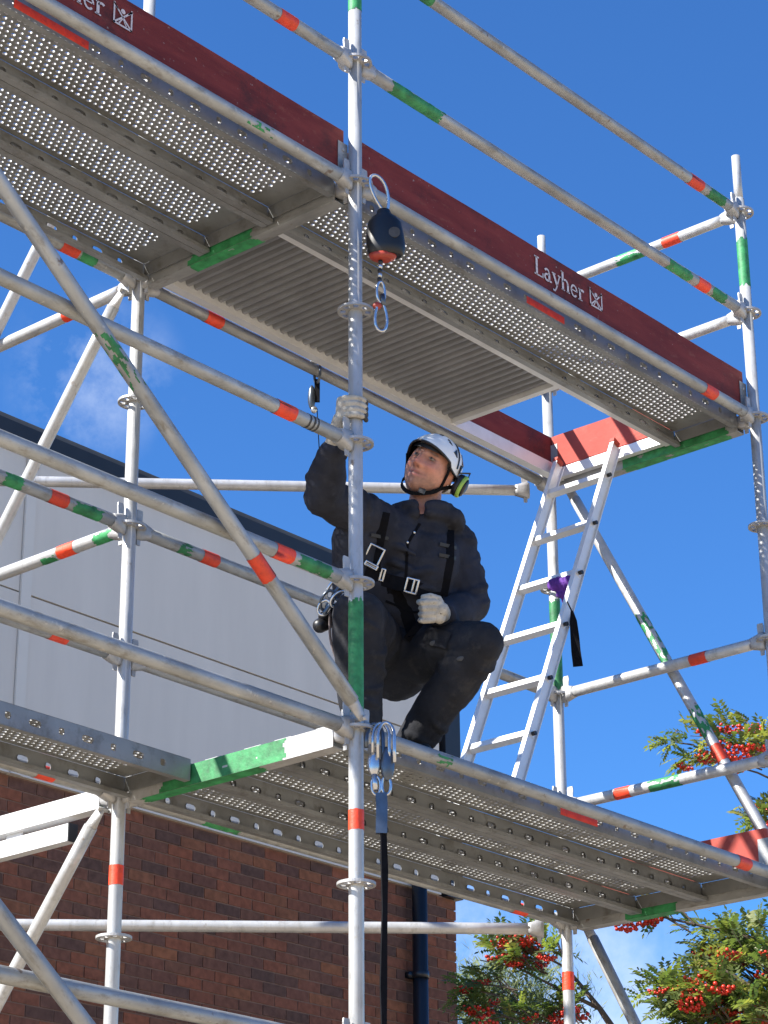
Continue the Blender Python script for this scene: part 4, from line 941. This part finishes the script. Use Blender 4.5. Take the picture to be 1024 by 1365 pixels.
for k in range(4):   # small unreadable print lines on the shell
    hstrip([(R(150-4*j-3*k), .46+.035*k+.008*j) for j in range(4-(k % 2))], 0.0028, 'print_mark', 'patch', 0.0012)
for k in range(3): hstrip([(R(96+5*j), .60+.05*k) for j in range(4)], 0.0028, 'print_mark', 'patch', 0.0012)
# chin strap: two webs per side to a side buckle, then under the chin
for s in (-1, 1):
    jb = H(s*0.074, 0.006, -0.054)
    st1 = [hp(R(22) if s > 0 else R(158), 0.0, 0.001), H(s*0.086, 0.026, 0.0), jb]; st2 = [hp(R(-40) if s > 0 else R(220), 0.0, 0.001), H(s*0.084, -0.045, -0.02), jb]
    for q in (st1, st2): flat_strip(q, fy, 0.013, 0.004, 'chin_web', 'strap', hel, pi_)
flat_strip([H(0.074*math.copysign(abs(math.cos(R(a)))**1.25, math.cos(R(a))), 0.006+0.056*math.sin(R(a)), -0.054-0.064*math.sin(R(a))) for a in range(0, 181, 15)], fx*0+fz+fy*0.3, 0.014, 0.004, 'chin_strap', 'strap', hel, pi_)
MB().box((-0.012, -0.004, -0.009), (0.012, 0.004, 0.009)).done('strap_clip', 'black_plastic', hel, False, None, pi_ @ T3(H(-0.045, 0.066, -0.100)) @ Matrix((fx, fy, fz)).transposed().to_4x4())
# ear defender swung back on his left side
ec = H(-0.112, -0.048, -0.006); en = (-fx*0.92-fy*0.30-fz*0.10).normalized(); e1 = (fz-en*fz.dot(en)).normalized(); e2 = en.cross(e1)
def disc(off, r, el=1.25): return [ec+en*off+(e1*math.cos(2*PI*k/28)*el+e2*math.sin(2*PI*k/28))*r for k in range(28)]
ed = MB().loft([disc(-0.020, .026), disc(-0.018, .032), disc(-0.004, .034), disc(0.0, .033)]).done('ear_defender', 'black_plastic', hel, 'auto', pi_)
MB().loft([disc(0.001, .034), disc(0.008, .0345), disc(0.014, .031)]).done('lime_ring', 'lime', ed, 'auto', pi_)
MB().loft([disc(0.0142, .028), disc(0.020, .024), disc(0.024, .012)]).done('cup', 'black_plastic', ed, 'auto', pi_)
flat_strip([ec+en*0.012+e1*0.03, ec+e1*0.058+en*0.006, hp(R(186), .10, .004), hp(R(188), .25, .004)], fy, 0.012, 0.006, 'arm', 'black_plastic', ed, pi_)
# harness laid onto the jacket surface
bv = BVHTree.FromPolygons([v.co+base for v in jme.vertices], [tuple(p.vertices) for p in jme.polygons])
bt = BVHTree.FromPolygons([v.co+base for v in tme.vertices], [tuple(p.vertices) for p in tme.polygons])
hd_ = Vector((vF.x, vF.y, 0.25)).normalized()
def onto(p, off=0.004):
    best = None
    for b in (bv, bt):
        h_, n_2, i_, d_ = b.ray_cast(p-hd_*0.8, hd_)
        if h_ is not None and (best is None or d_ < best[1]): best = (h_, d_, n_2)
    return (best[0]-hd_*off, best[2]) if best else (p, -hd_)
PM = Vector((0.56, 0.22, 0.75))
camp = Vector((-5.45543, -4.80874, -2.32706))
def B2(a, b): return PM+cR*a+cU*b                # body-front coordinates in metres
def web(path, w, name='webbing', m='strap', off=0.005, k=8, par=None):
    pts = []
    for i in range(len(path)-1):
        for j in range(k): pts.append(Vector(path[i]).lerp(Vector(path[i+1]), j/k))
    pts.append(Vector(path[-1])); q = [onto(B2(p.x, p.y), off) for p in pts]; rings = []
    for i, (p, nn) in enumerate(q):
        d = (q[min(i+1, len(q)-1)][0]-q[max(i-1, 0)][0]); d = d.normalized() if d.length > 1e-6 else cU
        wv = d.cross(-hd_).normalized(); rings.append([p+wv*w/2, p-wv*w/2, p-wv*w/2+hd_*.005, p+wv*w/2+hd_*.005])
    return MB().loft(rings).done(name, m, par or man, False, pi_)
har = web([(-0.106, 0.205, 0), (-0.132, 0.08, 0), (-0.142, 0.0, 0)], 0.045, 'harness')
web([(0.120, 0.165, 0), (0.117, 0.04, 0), (0.095, -0.075, 0)], 0.045, par=har)
web([(-0.172, -0.008, 0), (-0.01, -0.053, 0), (0.10, -0.08, 0)], 0.048, par=har)
web([(-0.09, -0.04, 0), (-0.03, -0.13, 0), (0.0, -0.22, 0)], 0.045, par=har); web([(0.06, -0.10, 0), (0.03, -0.18, 0), (-0.02, -0.24, 0)], 0.045, par=har)
for (a, b) in ((0.120, 0.10), (0.117, 0.06), (-0.12, 0.12)): web([(a-0.03, b+.004, 0), (a+0.03, b-.004, 0)], 0.012, 'keeper', 'black_plastic', 0.009, 4, har)
def buckle(a, b, w, h, rot, name='buckle', m='steel', r=0.0042, bars=1):
    p, nn = onto(B2(a, b), 0.016); e1_ = cR*math.cos(rot)+cU*math.sin(rot); e2_ = -cR*math.sin(rot)+cU*math.cos(rot); q = MB()
    cs = [p+e1_*x+e2_*y for x, y in ((-w, -h), (w, -h), (w, h), (-w, h))]
    for i in range(4): q.caps(cs[i], cs[(i+1) % 4], r, r, 8)
    for k in range(bars): q.caps(p+e1_*(w*(0.25-0.5*k))-e2_*h, p+e1_*(w*(0.25-0.5*k))+e2_*h, r, r, 8)
    q.done(name, m, har, True, pi_)
buckle(-0.010, -0.050, 0.020, 0.024, -0.25, bars=1); buckle(-0.142, 0.052, 0.026, 0.034, -0.45, 'd_ring', bars=0); buckle(-0.150, 0.018, 0.022, 0.006, -0.5, bars=0)
buckle(-0.112, -0.012, 0.006, 0.020, -0.25, bars=0)
for (a, b) in ((0.0, 0.143), (-0.024, 0.105)): p, nn = onto(B2(a, b), 0.004); MB().ell(p, (cR*0.005, cF*0.004, cU*0.006), 10, 8).done('zip_pull', 'steel', man, True, pi_)
web([(0.02, 0.18, 0), (-0.024, 0.10, 0), (-0.03, -0.02, 0)], 0.010, 'zip', 'strap', 0.003)
# pockets and seams
web([(0.045, -0.225, 0), (0.115, -0.250, 0)], 0.060, 'pocket', 'trouser', 0.007, 6, tr); web([(0.040, -0.202, 0), (0.120, -0.230, 0)], 0.016, 'pocket_flap', 'trouser', 0.012, 6, tr)
web([(-0.10, -0.10, 0), (0.0, -0.135, 0), (0.10, -0.125, 0)], 0.008, 'hem', 'strap', 0.004, 8, jk)
# worn light patches on knee and thigh
for (a, b, w2, h2) in ((0.07, -0.255, 0.020, 0.012), (0.155, -0.315, 0.014, 0.010)):
    p, nn = onto(B2(a, b), 0.001); MB().ell(p, (cR*w2, cF*0.004, (cU*.9+cR*.3)*h2), 12, 8).done('worn_patch', 'patch', man, True, pi_)
# tool cluster on his right hip: hooks, cord loops, black reel
gp = Vector((0.27, 0.335, 0.615)); tc_ = empty('hip_gear', 'cluster of steel hooks and looped cord hanging at the man\'s right hip', 'climbing gear', T3(gp)); gi = T3(-gp)
for k, (a, b, l_, m_) in enumerate(((0.0, 0.03, 0.07, 'steel'), (0.03, 0.02, 0.06, 'steel_dark'), (-0.025, -0.01, 0.06, 'steel_dark'), (-0.035, -0.035, 0.045, 'steel'), (0.015, -0.005, 0.055, 'steel'))):
    ax_ = (cU*0.75+cR*(0.5+0.15*math.sin(k*2))).normalized(); bx_ = (cR*0.8-cU*0.5+cF*0.3*math.cos(k*3)).normalized(); c = gp+cR*a+cU*b-cF*(0.02+0.01*k)
    MB().tube(ring_path(c, bx_, ax_, 0.020, l_*0.6, 20), 0.0055, 8, closed=True).done('hook', m_, tc_, True, gi)
    MB().caps(c-ax_*l_*.3+bx_*.012, c+ax_*l_*.35+bx_*.014, 0.010, 0.008, 10).done('hook_body', 'steel_dark', tc_, True, gi)
MB().caps(gp-cR*0.050-cU*0.098-cF*.02, gp-cR*0.030-cU*0.090+cF*.01, 0.026, 0.026, 16).done('reel', 'black_plastic', tc_, True, gi)
MB().caps(gp-cR*0.035-cU*0.070-cF*.01, gp+cR*0.010-cU*0.05, 0.022, 0.03, 16).done('pouch', 'strap', tc_, True, gi)
for k in range(4):
    s = 0.012*k; pts = [gp+cR*(-0.015+s*0.9+0.022*math.sin(t_*PI)*(-1 if k < 3 else 1)+0.055*t_)-cU*(0.05+0.23*t_+0.02*k*(t_))-cF*(0.03-.004*k) for t_ in [i/10 for i in range(11)]]
    MB().tube(pts, 0.0045, 8).done('cord', 'cord', tc_, 'auto', gi)
# ------------------------------------------------------------------ trees
def rand_dir(rng): 
    v = rng.normal(size=3); return Vector(v/np.linalg.norm(v))
def leaf_obj(name, leaves, m, parent, inv, kind=None):
    V = []; F = []; rn = []
    for (quad, rv) in leaves:
        n = len(V); V += [inv @ q for q in quad]; F.append((n, n+1, n+2)); F.append((n, n+2, n+3)); rn += [rv, rv]
    me = mesh(name, V, F); a = me.attributes.new('rnd', 'FLOAT', 'FACE'); a.data.foreach_set('value', rn)
    return link(name, me, m, parent)
def pinnate(out, rng, p, d, ln, pairs=6, wl=0.050, ww=0.0108):
    d = d.normalized(); rv = float(min(1, max(0, rng.normal(0.45, 0.22)))); up = Vector((0, 0, 1)); s = d.cross(up); s = s.normalized() if s.length > .05 else Vector((1, 0, 0))
    roll = rng.uniform(-.7, .7); nrm = s.cross(d).normalized(); s = (s*math.cos(roll)+nrm*math.sin(roll)).normalized(); nrm = s.cross(d).normalized(); pos = p.copy(); dd = d.copy()
    for i in range(pairs+1):
        f = i/pairs; dd = (d-Vector((0, 0, 1))*(0.55*f*f)).normalized(); pos = pos+dd*(ln/(pairs+1))
        sides = (1, -1) if i < pairs else (0,)
        for sg in sides:
            ax = (s*sg*0.95+dd*0.45-nrm*rng.uniform(0.0, .3)).normalized() if sg else dd
            w = ax.cross(nrm).normalized(); l_ = wl*(1-0.25*abs(f-0.5)); a = pos+ax*l_*0.45
            out.append(((pos, a+w*ww+nrm*.002, pos+ax*l_, a-w*ww-nrm*.002), min(1, max(0, rv+rng.uniform(-.08, .08)))))
bm2 = MB(); rng = np.random.default_rng(3)
for k in range(26):
    a = k*2.399; rr = 0.058*math.sqrt(k/26); bm2.ell((rr*math.cos(a), rr*math.sin(a), -0.012-0.020*(1-(rr/0.058)**2)+rng.uniform(-.006, .006)), (Vector((.0088, 0, 0)), Vector((0, .0088, 0)), Vector((0, 0, .0085))), 7, 5)
BERRY = mesh('berry_cluster', bm2.V, bm2.F, True); BERRY.materials.append(MATS['berry'])
def rowan(label, basep, limbs, clumps, seed, nber):
    """limbs: list of polylines with radius; clumps: (centre, radii, twigs, anchor)"""
    rng = np.random.default_rng(seed); t = empty('rowan_tree', label, 'tree', T3(basep), 'rowan trees'); inv = T3(-basep)
    tk = MB(); tk.tube(limbs[0][0], limbs[0][1], 12); tk.done('trunk', 'bark', t, 'auto', inv)
    for pts, rad in limbs[1:]: MB().tube(pts, rad, 8).done('branch', 'bark', t, 'auto', inv)
    leaves = []; tw = MB(); nb = 0; ends = []
    for (c, rr, nt_, anc, fac) in clumps:
        c = Vector(c); anc = Vector(anc)
        for i in range(nt_):
            v = rand_dir(rng)*(rng.uniform(0.1, 1)**0.5); e = c+Vector((v.x*rr[0], v.y*rr[1], v.z*rr[2])); st = anc.lerp(e, rng.uniform(.25, .6))+rand_dir(rng)*0.05
            mid = st.lerp(e, 0.5)+rand_dir(rng)*0.05+Vector((0, 0, .03)); tw.tube([st, mid, e], [0.006, 0.0045, 0.002], 5)
            nl = int(rng.integers(5, 9)*fac)
            for j in range(nl):
                f = rng.uniform(.35, 1); p = (st.lerp(mid, f*2) if f < .5 else mid.lerp(e, f*2-1)); d = (e-st).normalized()*0.6+rand_dir(rng)*0.8+Vector((0, 0, .15))
                pinnate(leaves, rng, p, d, rng.uniform(.11, .17))
            for j in range(3): pinnate(leaves, rng, e, (e-st).normalized()*.7+rand_dir(rng)*.6, rng.uniform(.11, .16))
            ends.append(e)
    tag(tw.done('twigs', 'bark', t, False, inv), kind='stuff'); leaf_obj('crown', leaves, 'rowan_leaf', t, inv)
    idx = rng.permutation(len(ends))[:nber]
    for i in idx:
        o = link('berry_cluster', BERRY, None, t, inv @ T3(ends[i]+Vector((0, 0, -.02))) @ Matrix.Rotation(rng.uniform(0, 6), 4, 'Z') @ Matrix.Rotation(rng.uniform(-.5, .5), 4, 'X') @ Matrix.Scale(rng.uniform(1.0, 1.6), 4))
    return t
bA = Vector((6.863, 2.337, -4.0))
rowan('dense rowan tree with red berries filling the bottom right corner', bA, [
    ([bA, (6.913, 2.337, -1.6), (6.833, 2.371, 0.192), (6.834, 2.369, 1.076), (6.819, 2.387, 1.958)], [0.09, 0.075, 0.05, 0.03, 0.012]),
    ([(6.833, 2.371, 0.192), (6.660, 2.572, 0.455), (6.441, 2.828, 0.677), (6.268, 3.028, 0.679)], [0.03, 0.02, 0.010, 0.004]),
    ([(6.834, 2.370, 0.497), (6.677, 2.553, 0.808), (6.450, 2.817, 0.900), (6.135, 3.183, 1.016), (5.960, 3.387, 0.986)], [0.022, 0.015, 0.010, 0.005, 0.002]),
    ([(6.822, 2.383, 1.722), (6.728, 2.494, 1.912), (6.570, 2.677, 2.056), (6.381, 2.898, 2.178)], [0.014, 0.010, 0.006, 0.003]),
    ([(6.822, 2.383, 1.722), (6.702, 2.523, 2.007), (6.578, 2.668, 2.248)], [0.010, 0.007, 0.003]),
    ([(6.822, 2.383, 1.722), (6.636, 2.600, 1.865), (6.432, 2.837, 1.962)], [0.010, 0.006, 0.003]),
    ([(6.782, 2.431, 0.021), (6.541, 2.711, 0.325), (6.346, 2.937, 0.458), (6.204, 3.104, 0.459)], [0.02, 0.014, 0.008, 0.003]),
  ], [
    ((6.549, 2.701, 0.522), (0.55, 0.6, 0.42), 75, (6.766, 2.449, 0.279), 0.85),
    ((6.616, 2.931, 0.846), (0.25, 0.3, 0.16), 22, (6.896, 2.605, 0.583), 0.80),
    ((6.193, 2.963, 0.482), (0.22, 0.3, 0.2), 20, (6.449, 2.664, 0.177), 0.80),
    ((6.511, 2.745, 2.081), (0.36, 0.34, 0.17), 17, (6.785, 2.427, 1.864), 0.45),
    ((6.273, 3.023, 2.083), (0.05, 0.05, 0.05), 2, (6.467, 2.797, 2.081), 0.30),
    ((6.650, 2.584, 1.630), (0.08, 0.1, 0.16), 5, (6.833, 2.371, 1.628), 0.70),
    ((6.106, 3.217, 1.021), (0.26, 0.22, 0.07), 7, (6.450, 2.817, 0.900), 0.50),
  ], 11, 62)
bB = Vector((6.676, 3.591, -4.0))
rowan('sparser rowan with red berry clusters between the brick corner and the lower brace', bB, [
    ([bB, (6.626, 3.591, -1.5), (6.603, 3.560, 0.218), (6.464, 3.721, 0.558), (6.336, 3.870, 0.812)], [0.07, 0.055, 0.035, 0.018, 0.010]),
    ([(6.336, 3.870, 0.812), (6.304, 3.908, 0.975), (6.344, 3.862, 1.115)], [0.010, 0.007, 0.003]),
    ([(6.464, 3.721, 0.558), (6.304, 3.908, 0.683), (6.142, 4.097, 0.814), (5.992, 4.271, 0.862)], [0.014, 0.009, 0.006, 0.003]),
    ([(6.603, 3.560, 0.218), (6.371, 3.830, 0.378), (6.137, 4.103, 0.539), (5.930, 4.344, 0.632)], [0.014, 0.010, 0.006, 0.003]),
    ([(6.336, 3.870, 0.812), (6.174, 4.059, 0.944), (6.054, 4.199, 0.945)], [0.008, 0.005, 0.002]),
  ], [
    ((6.143, 4.095, 0.884), (0.24, 0.26, 0.13), 15, (6.320, 3.889, 0.766), 0.70),
    ((5.990, 4.273, 0.687), (0.14, 0.16, 0.10), 8, (6.228, 3.997, 0.629), 0.60),
    ((6.286, 3.928, 0.583), (0.22, 0.26, 0.10), 9, (6.402, 3.794, 0.445), 0.50),
    ((6.145, 4.093, 1.000), (0.12, 0.1, 0.05), 4, (6.323, 3.886, 0.859), 0.60),
    ((6.047, 4.207, 0.517), (0.2, 0.2, 0.08), 5, (6.282, 3.933, 0.401), 0.50),
  ], 23, 26)
pb = Vector((13.445, 10.020, -4.0)); t = empty('pale_tree', 'pale feathery treetop at the foot of the picture beside the brick corner', 'tree', T3(pb)); inv = T3(-pb); rng = np.random.default_rng(5)
MB().tube([pb, pb+zu*2.5, pb+zu*4.6], [0.11, 0.08, 0.03], 10).done('trunk', 'bark', t, 'auto', inv); lv = []
for i in range(800):
    c = Vector((13.445, 10.020, 2.051))+Vector((rng.normal()*0.34, rng.normal()*0.34, -abs(rng.normal())*0.5+0.42)); d = Vector((rng.normal()*.35, rng.normal()*.35, 1)).normalized()
    for j in range(16):
        p = c+d*rng.uniform(0, .5)+rand_dir(rng)*0.03; ax = (d*.8+rand_dir(rng)*.55).normalized(); w_ = ax.orthogonal().normalized()*0.011; l_ = rng.uniform(.08, .15)
        lv.append(((p, p+ax*l_*.5+w_, p+ax*l_, p+ax*l_*.5-w_), float(rng.uniform(0, 1))))
leaf_obj('crown', lv, 'pale_leaf', t, inv)
